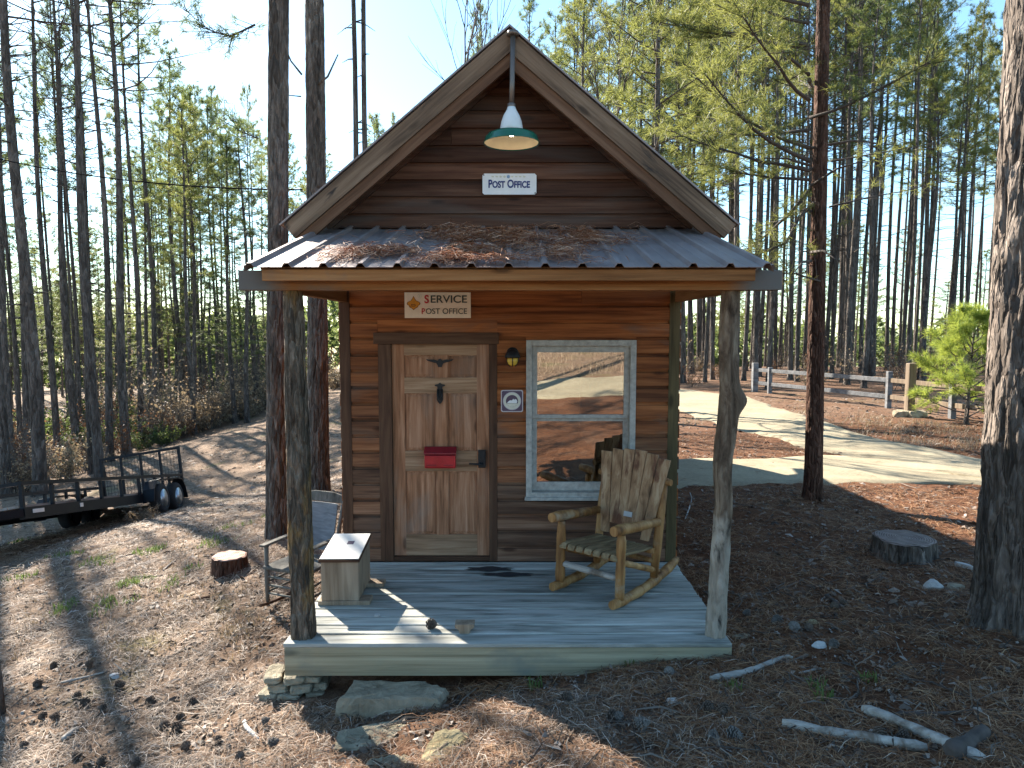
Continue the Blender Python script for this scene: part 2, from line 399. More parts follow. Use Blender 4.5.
M_['needles_lime'] = foliage('young_pine_needles', (.11,.17,.03), (.25,.31,.06), (.42,.48,.09), .5, .2)
M_['leafdry'] = foliage('dry_tan_leaves', (.19,.135,.085), (.42,.33,.225), (.40,.30,.18), .35, .3)
M_['leafrust'] = foliage('rusty_dry_leaves', (.10,.045,.022), (.21,.105,.055), (.22,.11,.05), .35, .3)
M_['leafgreen'] = foliage('evergreen_leaves', (.03,.055,.018), (.085,.12,.035), (.15,.20,.05), .35, .3)
M_['grass'] = foliage('grass_blades', (.05,.09,.02), (.14,.19,.05), (.2,.28,.07), .35, .1)
M_['drygrass'] = foliage('dry_grass_blades', (.20,.145,.095), (.43,.345,.24), (.3,.22,.12), .25, .1)
M_['cone'] = plain('pine_cone_scales', (.12,.09,.07), .85, 0, .5, 60)
M_['conegrey'] = plain('grey_pine_cone_scales', (.16,.145,.13), .85, 0, .4, 60)
M_['wire'] = plain('black_cable', (.012,.012,.013), .95, spec=.02)
M_['fencegrey'] = wood('grey_fence_rail', [(.09,.093,.10), (.165,.17,.18), (.25,.255,.265)], 0, 16, .8, var=.12)
M_['fencebrown'] = wood('brown_fence_wood', [(.11,.08,.055), (.20,.15,.105), (.29,.22,.16)], 2, 16, .8, var=.15)
def stone(name, a, b, sc=7.0):
    t = NT(name); v = t.coord(); n = t.noise(v, sc, 8, .65, .5); n2 = t.noise(v, sc * .35, 3, .5)
    f = t.math('ADD', t.math('MULTIPLY', n, .6), t.math('MULTIPLY', n2, .4))
    c = t.ramp(f, [(.33, a), (.66, b)]); t.bsdf(c, .9, 0, t.bump(n, .06), .2); return t.m
M_['stone'] = stone('grey_fieldstone', (.18,.15,.105), (.48,.41,.30))
M_['stoneyellow'] = stone('buff_sandstone', (.26,.20,.10), (.50,.42,.26), 6)
M_['stonedark'] = stone('mossy_fieldstone', (.17,.15,.105), (.42,.375,.28))
M_['stonewhite'] = stone('white_quartz', (.42,.41,.40), (.68,.67,.65))
def endgrain(name, a, b):
    t = NT(name); c = t.n('ShaderNodeTexCoord'); w = t.n('ShaderNodeTexWave', wave_type='RINGS', rings_direction='Z')
    w.inputs['Scale'].default_value = 14; w.inputs['Distortion'].default_value = 3; w.inputs['Detail'].default_value = 3; t.l(c.outputs['Object'], w.inputs['Vector'])
    n = t.noise(c.outputs['Object'], 9, 6, .6)
    f = t.math('ADD', t.math('MULTIPLY', w.outputs['Fac'], .35), t.math('MULTIPLY', n, .65))
    t.bsdf(t.ramp(f, [(.3, a), (.7, b)]), .85, 0, t.bump(f, .006)); return t.m
M_['cutfresh'] = endgrain('pink_cut_wood', (.34,.20,.15), (.60,.42,.33))
M_['cutold'] = endgrain('old_grey_cut_wood', (.10,.075,.065), (.26,.20,.175))
def bulb():
    t = NT('lit_warm_bulb'); e = t.n('ShaderNodeEmission'); e.inputs[0].default_value = (1, .84, .58, 1); e.inputs[1].default_value = 8; t.l(e.outputs[0], t.out.inputs[0]); return t.m
M_['bulb'] = bulb()
def metalroof():
    t = NT('porch_roof_metal'); v = t.coord((3, 3, 3)); n = t.noise(v, 1, 6, .65); s = t.noise(t.coord((9, 1.2, 1.2)), 1, 5, .6)
    f = t.math('ADD', t.math('MULTIPLY', n, .5), t.math('MULTIPLY', s, .5))
    c = t.ramp(f, [(.3, (.19,.15,.145)), (.7, (.36,.30,.285))]); r = t.ramp(n, [(.3, (.45,)*3), (.7, (.6,)*3)])
    t.bsdf(c, r, .45, t.bump(n, .002), .5); return t.m
M_['metalroof'] = metalroof()
def glass():
    t = NT('window_glass'); n = t.noise(t.coord((1.6, 1.6, 1.6)), 1, 2)
    g = t.n('ShaderNodeBsdfGlossy'); g.inputs['Roughness'].default_value = .012; g.inputs['Color'].default_value = (.95,.93,.9,1)
    t.l(t.bump(n, .0003), g.inputs['Normal'])
    tr = t.n('ShaderNodeBsdfTransparent'); tr.inputs[0].default_value = (.7,.72,.7,1)
    m = t.n('ShaderNodeMixShader'); m.inputs[0].default_value = .42
    t.l(tr.outputs[0], m.inputs[1]); t.l(g.outputs[0], m.inputs[2]); t.l(m.outputs[0], t.out.inputs[0]); return t.m
M_['glass'] = glass()
def straw(name, stops):
    t = NT(name); f = t.island(); t.bsdf(t.ramp(f, stops), .7, 0, None, .35); return t.m
M_['straw'] = straw('pine_straw', [(0, (.075,.030,.013)), (.35, (.185,.080,.035)), (.7, (.30,.15,.072)), (1, (.43,.275,.155))])
M_['strawdry'] = straw('tan_straw', [(0, (.085,.053,.035)), (.4, (.23,.155,.105)), (.75, (.40,.305,.23)), (1, (.66,.56,.47))])
M_['strawroof'] = straw('roof_pine_straw', [(0, (.22,.075,.028)), (.5, (.46,.20,.095)), (1, (.64,.43,.31))])
M_['litter'] = straw('bark_and_leaf_litter', [(0, (.04,.03,.024)), (.5, (.13,.09,.065)), (.85, (.20,.145,.11)), (1, (.36,.31,.27))])
M_['twiglitter'] = straw('small_twigs', [(0, (.025,.018,.014)), (.6, (.075,.055,.042)), (1, (.19,.155,.125))])
def ground():
    t = NT('forest_floor')
    a = t.n('ShaderNodeAttribute'); a.attribute_name = 'dry'  # dry areas, plus the front mound painted tan as if sunlit
    v = t.coord((1,1,1))
    n1 = t.noise(v, .9, 7, .65, .3); n2 = t.noise(v, 9, 7, .7, .8); n3 = t.noise(v, 60, 4, .7, .6)
    f = t.math('ADD', t.math('MULTIPLY', n2, .55), t.math('MULTIPLY', n3, .45))
    red = t.ramp(f, [(.34, (.046,.019,.010)), (.5, (.125,.054,.027)), (.66, (.23,.118,.062))])
    dry = t.ramp(f, [(.34, (.075,.047,.032)), (.5, (.20,.137,.095)), (.66, (.38,.295,.22))])
    fac = t.math('ADD', a.outputs['Fac'], t.math('MULTIPLY', t.math('SUBTRACT', n1, .5), 1.6), True)
    c = t.mix(fac, red, dry)
    g = t.ramp(t.noise(v, .55, 6, .7, .4), [(.56, (0,0,0)), (.66, (1,1,1))])
    c = t.mix(t.math('MULTIPLY', t.math('MULTIPLY', g, a.outputs['Fac']), .55), c, (.12,.125,.045))
    d = t.ramp(t.noise(v, 3.1, 8, .75, .6), [(.53, (0,0,0)), (.64, (1,1,1))])
    c = t.mix(t.math('MULTIPLY', d, .75), c, (.05,.033,.024))
    t.bsdf(c, .95, 0, t.bump(f, .035), .15); return t.m
M_['ground'] = ground()
def road():
    t = NT('pale_gravel_road'); v = t.coord()
    n = t.noise(v, 1.1, 9, .75, .4); n2 = t.noise(v, 22, 7, .75)
    f = t.math('ADD', t.math('MULTIPLY', n, .55), t.math('MULTIPLY', n2, .45))
    c = t.ramp(f, [(.33, (.19,.155,.105)), (.52, (.30,.26,.18)), (.68, (.39,.345,.25))])
    l = t.ramp(t.noise(v, 3.1, 6, .7, .5), [(.60, (0,0,0)), (.68, (1,1,1))])
    c = t.mix(t.math('MULTIPLY', l, .5), c, (.17,.10,.06))
    t.bsdf(c, .9, 0, t.bump(f, .012), .2); return t.m
M_['road'] = road()
# ================================================================== CABIN
XC, XL, XR, YW, YR = -.02, -1.625, 1.585, 6.5, 15.0  # unseen rear end YR set far back to shape the cabin's cast shadow
cabin = thing('cabin', 'small brown wooden post office cabin with steep gable, porch deck and metal porch roof', 'cabin', (XC, YW, -.3))
def roof_top(x): return 4.786 - .836 * abs(x - XC)
def roof_under(x): return roof_top(x) - .156
def lap_board(mb, x0, x1, z, y, n=(0,-1), clip=None, e=.155, axis='x'):
    """one lapped board: thick at its lower edge; clip(z) gives the x-limits at that height"""
    prof = [(-.006, 0), (.035, 0), (.034, .120), (.014, .125), (.008, .138), (.008, e + .004), (-.006, e + .004)]
    j0, j1 = random.uniform(-.002, .002), random.uniform(-.002, .002)
    def P(u, d, zz):
        return (u, y + n[1] * d, zz) if axis == 'x' else (y + n[0] * d, u, zz)
    L_, R_ = [], []
    for d, dz in prof:
        a, b = x0, x1
        if clip: c0, c1 = clip(z + dz); a, b = max(a, c0), min(b, c1)
        if b < a + .002: a = b = (a + b) / 2
        L_.append(P(a, d + (j0 if d > .02 else 0), z + dz)); R_.append(P(b, d + (j1 if d > .02 else 0), z + dz))
    if clip and clip(z)[1] - clip(z)[0] < .05: return
    k = len(prof); mb.add(L_ + R_, [(i, (i + 1) % k, (i + 1) % k + k, i + k) for i in range(k)] + [tuple(range(k)), tuple(reversed(range(k, 2 * k)))])
holes = [(-1.27, -.140, -.1, 2.21), (.134, 1.175, .628, 2.142)]
fw, fl, fl2 = MB(), MB(), MB()
z = .004
while z < 3.2:
    xs = [(XL + .095, XR - .095)]
    for a, b, c, d in holes:
        if z + .155 > c + .012 and z < d - .012:
            xs = [q for p in xs for q in ((p[0], min(p[1], a)), (max(p[0], b), p[1])) if q[1] - q[0] > .01]
    for a, b, c, d in holes:
        if z < d - .012 < z + .155 - .012: fw.span((a - .001, YW - .03, d + .001), (b + .001, YW - .002, z + .157))
    for a, b in xs:
        cut = random.uniform(a + .6, b - .6) if b - a > 2.4 and random.random() < .6 else None
        for q in ([(a, b)] if cut is None else [(a, cut - .0015), (cut + .0015, b)]):
            lap_board(fw, q[0], q[1], z, YW)
    z += .155
# sheathing behind the boards, with the two openings left free
def sheath(mb, y0, y1):
    for (x0, x1, z0, z1) in [(XL, -1.27, -.05, 3.2), (-.14, .134, -.05, 3.2), (1.175, XR, -.05, 3.2), (-1.27, -.14, 2.21, 3.2), (.134, 1.175, 2.142, 3.2), (.134, 1.175, -.05, .628)]:
        mb.span((x0, y0, z0), (x1, y1, z1))
sh = MB(); sheath(sh, YW + .006, YW + .11); sh.build('wall_sheathing', M_['dark'], cabin)
fw.build('front_wall', M_['siding_front'], cabin)
for nm, x, nx in (('side_wall', XL, -1), ('side_wall', XR, 1)):
    sw = MB(); z = -.2
    while z < 3.2:
        lap_board(sw, YW + .06, YR - .06, z, x, (nx, 0), axis='y'); z += .155
    sw.span((x - nx * .10, YW + .11, -.22), (x - nx * .006, YR - .11, 3.26))
    sw.build(nm, M_['siding'], cabin)
rw = MB(); rw.span((XL + .006, YR - .11, -.2), (XR - .006, YR, 3.2)); rw.build('rear_wall', M_['siding'], cabin)
fl_ = MB(); fl_.span((XL + .1, YW + .12, -.12), (XR - .1, YR - .12, -.02)); fl_.build('floor_boards', M_['interior'], cabin)
cl_ = MB(); cl_.span((XL + .1, YW + .12, 2.6), (XR - .1, YR - .12, 2.68)); cl_.build('ceiling_boards', M_['interior'], cabin)
# gable
for y, nm, ny in ((YW - .03, 'gable', -1), (YR + .03, 'rear_gable', 1)):
    g = MB(); z = 3.19 - .03
    lim = lambda zz: (XC - (4.65 - zz) / .836, XC + (4.65 - zz) / .836)
    g.span((XC - 1.6, y - .012, 3.165), (XC + 1.6, y + .02, 3.19))
    while z < 4.6:
        cut = random.uniform(-.8, .8) if random.random() < .4 and z < 4 else None
        for q in ([(-2, 2)] if cut is None else [(-2, cut - .0015), (cut + .0015, 2)]):
            lap_board(g, q[0], q[1], z, y, (0, ny), lim)
        z += .155
    g.add([(XC - 1.7, y + .006 * -ny, 3.15), (XC + 1.7, y + .006 * -ny, 3.15), (XC, y + .006 * -ny, 4.63)], [(0, 1, 2)])
    g.build(nm, M_['gable'], cabin)
# corner boards
for x0, x1, m in ((XL, XL + .095, 'trim'), (XR - .095, XR, 'greentrim')):
    c = MB(); c.span((x0 - .004, YW - .04, .002), (x1, YW + .05, 3.16)); c.build('corner_board', M_[m], cabin, bevel=.004)
# main roof
rf, rm = MB(), MB()
for sx in (-1, 1):
    tip = (XC + sx * 1.945, roof_top(XC + 1.945))
    nx, nz = -sx * .6413, -.7673
    a = (XC, 4.786); d = (XC, 4.786 - .1 / .7673); c = (tip[0] + nx * .1, tip[1] + nz * .1)
    y0, y1 = 6.056, YR + .35
    vs = [(p[0], y, p[1]) for y in (y0, y1) for p in (a, tip, c, d)]
    rf.add(vs, [(0,1,2,3), (7,6,5,4), (0,4,5,1), (1,5,6,2), (2,6,7,3), (3,7,4,0)])
    o = .008; e = .045
    a2 = (XC, 4.786 + o / .7673); t2 = (tip[0] + sx * e * .7673 - nx * o, tip[1] - e * .6413 - nz * o)
    a3 = (XC, 4.786 + (o + .014) / .7673); t3 = (t2[0] - nx * .014, t2[1] - nz * .014)
    vs = [(p[0], y, p[1]) for y in (5.985, y1 + .03) for p in (a2, t2, t3, a3)]
    rm.add(vs, [(0,1,2,3), (7,6,5,4), (0,4,5,1), (1,5,6,2), (2,6,7,3), (3,7,4,0)])
    k = 6.2
    while k < y1:      # standing ribs
        rm.bar((a3[0] , k, a3[1]), (t3[0], k, t3[1]), .03, .03, (0, 1, 0)); k += .3
rf.build('roof', M_['soffit'], cabin); rm.build('roof_metal', M_['metalroof'], cabin)
for sx in (-1, 1):
    nx, nz = -sx * .6413, -.7673
    def slanted(w0, w1, y0, y1, ext):
        T = (XC + sx * (1.945 + ext * .7673), roof_top(XC + 1.945) - ext * .6413)
        poly = [(XC, 4.786 - w0 / .7673), (T[0] + nx * w0, T[1] + nz * w0), (T[0] + nx * w1, T[1] + nz * w1), (XC, 4.786 - w1 / .7673)]
        m = MB(); m.extrude(poly, lambda u, v: Vector((u, y0, v)), (0, y1 - y0, 0)); return m
    for o_ in (slanted(.004, .150, 6.0, 6.052, .02).build('rake_board', M_['rake'], cabin), slanted(.152, .238, 6.022, 6.062, .0).build('rake_board', M_['soffit_x'], cabin)):
        an = sx * R(39.9); o_.data.transform(Matrix.Rotation(-an, 4, 'Y')); o_.rotation_euler = (0, an, 0)     # grain runs along the board
# gable end rafter tight to the wall
for sx in (-1, 1):
    m = MB(); m.extrude([(XC, 4.655), (XC + sx * 1.75, 4.655 - .836 * 1.75), (XC + sx * 1.75, 4.655 - .836 * 1.75 - .1), (XC, 4.555)], lambda u, v: Vector((u, 6.40, v)), (0, .035, 0))
    m.build('gable_trim', M_['gable'], cabin)
# door casing, door
m = MB(); m.span((-1.27, YW - .035, .002), (-1.147, YW + .03, 2.103)); m.build('door_casing', M_['trim'], cabin, bevel=.003)
m = MB(); m.span((-.219, YW - .035, .002), (-.142, YW + .03, 2.103)); m.build('door_casing', M_['trim'], cabin, bevel=.003)
m = MB(); m.span((-1.31, YW - .042, 2.105), (-.125, YW + .03, 2.213)); m.build('door_head_casing', M_['trim_x'], cabin, bevel=.003)
m = MB(); m.span((-1.147, YW - .03, .002), (-.219, YW + .1, .042)); m.build('threshold', M_['trim_x'], cabin, bevel=.003)
DX0, DX1, DZ0, DZ1 = -1.145, -.221, .046, 2.101
dw, dh = DX1 - DX0, DZ1 - DZ0; DY = YW + .012
sx_ = [0, .125, .445, .572, .875, 1]; 
zs_ = [0, .10, .405, .5, .773, .845, .95, 1]
door = MB()
X = [DX0 + dw * a for a in sx_]; Z = [DZ0 + dh * a for a in zs_]
for a, b in ((0, 1), (4, 5)): door.span((X[a], DY, DZ0), (X[b], DY + .04, DZ1))                         # stiles
for a, b in ((1, 2), (3, 4), (5, 6)): door.span((X[2], DY + .001, Z[a] + .001), (X[3], DY + .04, Z[b] - .001))   # mullions
def panel(x0, x1, z0, z1):
    y0 = DY + .016; yb = DY + .006; g = .035
    door.span((x0, y0 + .001, z0), (x1, DY + .035, z1))
    door.add([(x0 + .008, y0, z0 + .008), (x1 - .008, y0, z0 + .008), (x1 - .008, y0, z1 - .008), (x0 + .008, y0, z1 - .008),
              (x0 + g, yb, z0 + g), (x1 - g, yb, z0 + g), (x1 - g, yb, z1 - g), (x0 + g, yb, z1 - g)],
             [(0,1,5,4), (1,2,6,5), (2,3,7,6), (3,0,4,7), (4,5,6,7)])
for a, b in ((1, 2), (3, 4)):
    for c, d in ((1, 2), (3, 4), (5, 6)): panel(X[a], X[b], Z[c], Z[d])
dob = door.build('door', M_['door'], cabin)
for a, b in ((0, 1), (2, 3), (4, 5), (6, 7)):
    dr = MB(); dr.span((X[1], DY + .0005, Z[a]), (X[4], DY + .04, Z[b])); dr.build('door_rail', M_['door_x'], dob)
def ondoor(px, py): p = at(px, py, DY); return p.x, p.z
# eagle ornament with spread wings
ex, ez = ondoor(440, 363.5)
eg = [(0,.062), (.012,.055), (.02,.035), (.06,.052), (.105,.05), (.135,.058), (.12,.036), (.075,.018), (.035,.005), (.022,-.02), (.018,-.045), (-.018,-.045), (-.022,-.02), (-.035,.005), (-.075,.018), (-.12,.036), (-.135,.058), (-.105,.05), (-.06,.052), (-.02,.035), (-.012,.055)]
m = MB(); m.extrude([(a * .98, b * .75) for a, b in eg], lambda u, v: Vector((ex + u, DY - .016, ez + v)), (0, .016, 0)); m.build('eagle_ornament', M_['black_iron'], dob)
kx, kz = ondoor(440, 393)
kn = [(0,.105), (.018,.09), (.045,.085), (.05,.072), (.026,.066), (.022,.05), (.03,.03), (.03,-.07), (.02,-.09), (0,-.112), (-.02,-.09), (-.03,-.07), (-.03,.03), (-.022,.05), (-.026,.066), (-.05,.072), (-.045,.085), (-.018,.09)]
m = MB(); m.extrude([(a, b * .95) for a, b in kn], lambda u, v: Vector((kx + u, DY - .012, kz + v)), (0, .012, 0))
m.tube([(kx - .016, DY - .02, kz + .035), (kx - .02, DY - .035, kz - .03), (kx, DY - .042, kz - .065), (kx + .02, DY - .035, kz - .03), (kx + .016, DY - .02, kz + .035)], .009, 8)
m.build('door_knocker', M_['black_iron'], dob)
lx, lz = ondoor(482, 458.5)
m = MB(); m.box((lx, DY - .016, lz), (.072, .03, .17)); m.box((lx, DY - .034, lz + .035), (.05, .008, .07)); m.build('keypad_lock', M_['black_iron'], dob, bevel=.008)
m = MB(); m.tube([(lx, DY - .02, lz - .045), (lx, DY - .06, lz - .045), (lx - .03, DY - .065, lz - .045), (lx - .12, DY - .06, lz - .04)], [.013, .012, .011, .008], 10); m.build('lever_handle', M_['black_iron'], dob)
# window
WX0, WX1, WZ0, WZ1 = .134, 1.175, .628, 2.142
def rect_frame(mb, x0, x1, z0, z1, w, y0, y1, wb=None, wt=None):
    wb = w if wb is None else wb; wt = w if wt is None else wt
    mb.span((x0, y0, z0), (x0 + w, y1, z1)); mb.span((x1 - w, y0, z0), (x1, y1, z1))
    mb.span((x0 + w, y0 + .001, z0), (x1 - w, y1, z0 + wb)); mb.span((x0 + w, y0 + .001, z1 - wt), (x1 - w, y1, z1))
m = MB(); rect_frame(m, WX0, WX1, WZ0, WZ1, .055, YW - .055, YW + .10); 
m.span((WX0 - .012, YW - .075, WZ0 - .02), (WX1 + .012, YW - .02, WZ0 + .012))
win = m.build('window', M_['white_window'], cabin, bevel=.003)
ix0, ix1, iz0, iz1 = WX0 + .056, WX1 - .056, WZ0 + .056, WZ1 - .056
zm = at(580, 417, YW).z
m = MB(); rect_frame(m, ix0, ix1, zm - .012, iz1, .05, YW - .012, YW + .025, .036, .06); us = m.build('upper_sash', M_['white_window'], win, bevel=.002)
m = MB(); rect_frame(m, ix0, ix1, iz0, zm - .014, .05, YW + .026, YW + .06, .085, .03); ls = m.build('lower_sash', M_['white_window'], win, bevel=.002)
m = MB(); m.span((ix0 + .045, YW + .006, zm + .02), (ix1 - .045, YW + .010, iz1 - .055)); m.build('upper_pane', M_['glass'], win)
m = MB(); m.span((ix0 + .045, YW + .040, iz0 + .08), (ix1 - .045, YW + .044, zm - .04)); m.build('lower_pane', M_['glass'], win)
# ------------------------------------------------------------------ porch
DL, DR, DF = -1.635, 1.578, 4.735
dk = MB(); y = DF; i = 0
while y < YW - .045:
    w = .135
    dz = random.uniform(-.002, .002)
    xa = DL + random.uniform(-.006, .006); xb = DR + random.uniform(-.006, .006)
    dk.span((xa, y - (.012 if i == 0 else 0), -.03 + dz), (xb, min(y + w, YW - .04), dz)); y += w + .018; i += 1
deck = dk.build('porch_deck', M_['deck'], cabin, bevel=.006)
fs = MB(); fs.span((DL, DF, -.245), (DR, DF + .04, -.033)); fs.build('deck_fascia', M_['fascia'], cabin, bevel=.004)
for jx in (DL, -1.0, -.4, .2, .8, DR - .04): fs = MB(); fs.span((jx, DF + .042, -.24), (jx + .04, YW - .03, -.034)); fs.build('deck_joist', M_['rafter'], cabin)
# dark wet streaks on the boards in front of the door
def blob(cx, cy, rx, ry, z, n=22, s=5):
    return [(cx + math.cos(2*math.pi*k/n) * rx * (1 + .25 * math.sin(k * 2.3 + s)), cy + math.sin(2*math.pi*k/n) * ry * (1 + .3 * math.sin(k * 1.7 + s)), z) for k in range(n)]
M_['stain'] = plain('dark_stain', (.028,.03,.034), .7, 0, .3, 30)
m = MB()
for (a, b, c, d) in ((467, 512, 569, 3.4), (483, 532, 574.5, 3.0)):
    p = on_z((a + b) / 2, c, .0045); m.add(blob(p.x, p.y, (b - a) / 2 / F * p.y, .035 * d / 2, .0048 + d * .0006), [tuple(range(22))])
m.build('deck_stain', M_['stain'], deck)
# beams, rafters, posts, porch roof
m = MB(); m.span((XC - 1.87, 4.752, 2.512), (XC + 1.885, 4.885, 2.648)); m.build('porch_beam', M_['beamend'], cabin, bevel=.005)
m = MB(); m.span((-1.67, 4.60, 2.565), (1.625, 4.64, 2.640)); m.build('porch_fascia', M_['beam'], cabin, bevel=.004)
for x in (-1.62, -1.1, -.55, 0, .55, 1.05, 1.55):
    m = MB(); m.extrude([(4.645, 2.57), (4.645, 2.643), (6.44, 3.146), (6.44, 3.05)], lambda u, v: Vector((x, u, v)), (.04, 0, 0))
    m.build('porch_rafter', M_['rafter'], cabin)
for x in (-1.62, 1.53): m = MB(); m.span((x, 4.89, 2.50), (x + .07, 6.45, 2.60)); m.build('porch_side_beam', M_['rafter'], cabin)
pr = MB()
ye, ze, yb_, zb_ = 4.555, 2.652, 6.472, 3.186
prof = []; x = -1.735; ribs = []
xs = np.arange(-1.735, 1.70, .2445)
for k, rx in enumerate(xs):
    prof += [(rx - .032, 0), (rx - .014, .026), (rx + .014, .026), (rx + .032, 0)]
    if k < len(xs) - 1:
        for q in (.122,): prof += [(rx + q - .010, 0), (rx + q, .0025), (rx + q + .010, 0)]
nz_ = Vector((0, -(zb_ - ze), yb_ - ye)).normalized()
vs = []; 
for j in range(7):
    t = j / 6
    for (px_, hh) in prof:
        b = Vector((px_, ye + (yb_ - ye) * t, ze + (zb_ - ze) * t)); vs.append(b + nz_ * hh)
n = len(prof)
pr.add(vs + [Vector(v) - nz_ * .004 for v in vs], [(j*n+i, j*n+i+1, (j+1)*n+i+1, (j+1)*n+i) for j in range(6) for i in range(n-1)] +
       [tuple(reversed((7*n+j*n+i, 7*n+j*n+i+1, 7*n+(j+1)*n+i+1, 7*n+(j+1)*n+i))) for j in range(6) for i in range(n-1)] + [(i, i+7*n, i+1+7*n, i+1) for i in range(n-1)])
for sx, xx in ((-1, -1.772), (1, 1.728)):
    pr.add([(xx, ye, ze - .035), (xx, yb_, zb_ - .035), (xx, yb_, zb_ + .012), (xx, ye, ze + .012), (xx - sx * .04, ye, ze + .012), (xx - sx * .04, yb_, zb_ + .012)], [(0,1,2,3), (3,2,5,4)])
pr.build('porch_roof', M_['metalroof'], cabin)
m = MB(); m.add([(-1.7, 4.66, 2.644), (1.65, 4.66, 2.644), (1.65, 6.44, 3.147), (-1.7, 6.44, 3.147), (-1.7, 4.66, 2.662), (1.65, 4.66, 2.662), (1.65, 6.44, 3.165), (-1.7, 6.44, 3.165)],
  [(0,1,2,3), (7,6,5,4), (0,4,5,1), (2,6,7,3), (1,5,6,2), (3,7,4,0)]); m.build('porch_ceiling', M_['rafter'], cabin)
m = MB(); m.add([(-1.6, 6.455, 3.20), (1.57, 6.455, 3.20), (1.57, 6.36, 3.172), (-1.6, 6.36, 3.172)], [(0,1,2,3)]); m.span((-1.6, 6.44, 3.19), (1.57, 6.452, 3.232)); m.build('roof_flashing', M_['gable'], cabin)

def rough_post(pts, rads, mat, seed, seg=40, rows=110, amp=.10, knob=None, parent=None, name='porch_post', kz=7):
    pts = [Vector(p) for p in pts]
    L = [0]
    for a, b in zip(pts, pts[1:]): L.append(L[-1] + (b - a).length)
    L = np.array(L) / L[-1]
    tt = np.linspace(0, 1, rows); P = np.stack([np.interp(tt, L, [p[i] for p in pts]) for i in range(3)], 1)
    # smooth the centre line
    for _ in range(6): P[1:-1] = (P[:-2] + 2 * P[1:-1] + P[2:]) / 4
    r = np.interp(tt, L, rads)
    th = np.linspace(0, 2 * math.pi, seg, endpoint=False)
    T, Zg = np.meshgrid(th, P[:, 2]); Rg = np.repeat(r[:, None], seg, 1)
    cx, sy = np.cos(T), np.sin(T)
    d = fbm(cx * 1.2, sy * 1.2, Zg * 1.4, seed, 3) * 1.0
    rd = 1 - np.abs(fbm(cx * 5.0, sy * 5.0, Zg * kz, seed + 5, 3)) * 2
    d = d * amp + (rd - .6) * amp * .55
    if knob:
        for (kt, kzz, kr, ka) in knob: d += ka * np.exp(-((Zg - kzz) / kr) ** 2 - ((np.angle(np.exp(1j * (T - kt)))) / .55) ** 2)
    rr = Rg * (1 + d)
    V = np.stack([P[:, None, 0] + rr * cx, P[:, None, 1] + rr * sy, Zg + 0 * rr], -1).reshape(-1, 3)
    i, k = np.meshgrid(np.arange(rows - 1), np.arange(seg), indexing='ij'); k2 = (k + 1) % seg
    Fq = np.stack([i*seg+k, i*seg+k2, (i+1)*seg+k2, (i+1)*seg+k], -1).reshape(-1, 4)
    if parent is not None:
        I = WM[parent.name].inverted(); V = V + np.array(I.translation)
    return name, V, Fq, mat
def post_obj(args, parent):
    name, V, Fq, mat = args; me = np_mesh(name, V, Fq, mat, True)
    o = bpy.data.objects.new(name, me); COL.objects.link(o); o.parent = parent; WM[o.name] = WM[parent.name]; return o
def mixpost():
    t = NT('half_peeled_post'); v = t.coord((14, 14, 4)); n = t.noise(v, 1, 8, .65, .6)
    bk = t.ramp(n, [(.33, (.042,.029,.02)), (.5, (.14,.10,.07)), (.66, (.28,.22,.16))])
    pale = t.ramp(n, [(.3, (.17,.14,.11)), (.5, (.33,.285,.23)), (.7, (.46,.41,.35))])
    pale = t.mix(t.ramp(t.noise(t.coord((5, 5, 1.5)), 1, 6, .65, .5), [(.56, (0,0,0)), (.62, (1,1,1))]), pale, (.035,.03,.027))
    c = t.n('ShaderNodeTexCoord'); s = t.n('ShaderNodeSeparateXYZ'); t.l(c.outputs['Object'], s.inputs[0])
    f = t.math('ADD', s.outputs[2], t.math('MULTIPLY', t.math('SUBTRACT', t.noise(t.coord((4, 4, 2)), 1, 3), .5), 1.2))
    fac = t.ramp(t.math('MULTIPLY', f, .4), [(.44, (1,1,1)), (.48, (0,0,0))])
    t.bsdf(t.mix(fac, bk, pale), .9, 0, t.bump(n, .04), .2); return t.m
M_['mixpost'] = mixpost()
post_obj(rough_post([(-1.532, 4.86, .002), (-1.535, 4.86, 1.0), (-1.545, 4.86, 1.9), (-1.545, 4.86, 2.512)], [.090, .078, .070, .068], M_['barkpost'], 21, parent=cabin, amp=.30, kz=4), cabin)
post_obj(rough_post([(1.495, 4.86, .002), (1.515, 4.86, .5), (1.535, 4.85, .95), (1.515, 4.86, 1.25), (1.56, 4.86, 1.75), (1.535, 4.87, 2.1), (1.545, 4.86, 2.512)], [.070, .062, .058, .064, .072, .070, .068], M_['mixpost'], 45, parent=cabin, amp=.32, kz=4,
   knob=[(-.3, 1.73, .07, .62), (2.6, .9, .06, .25)]), cabin)

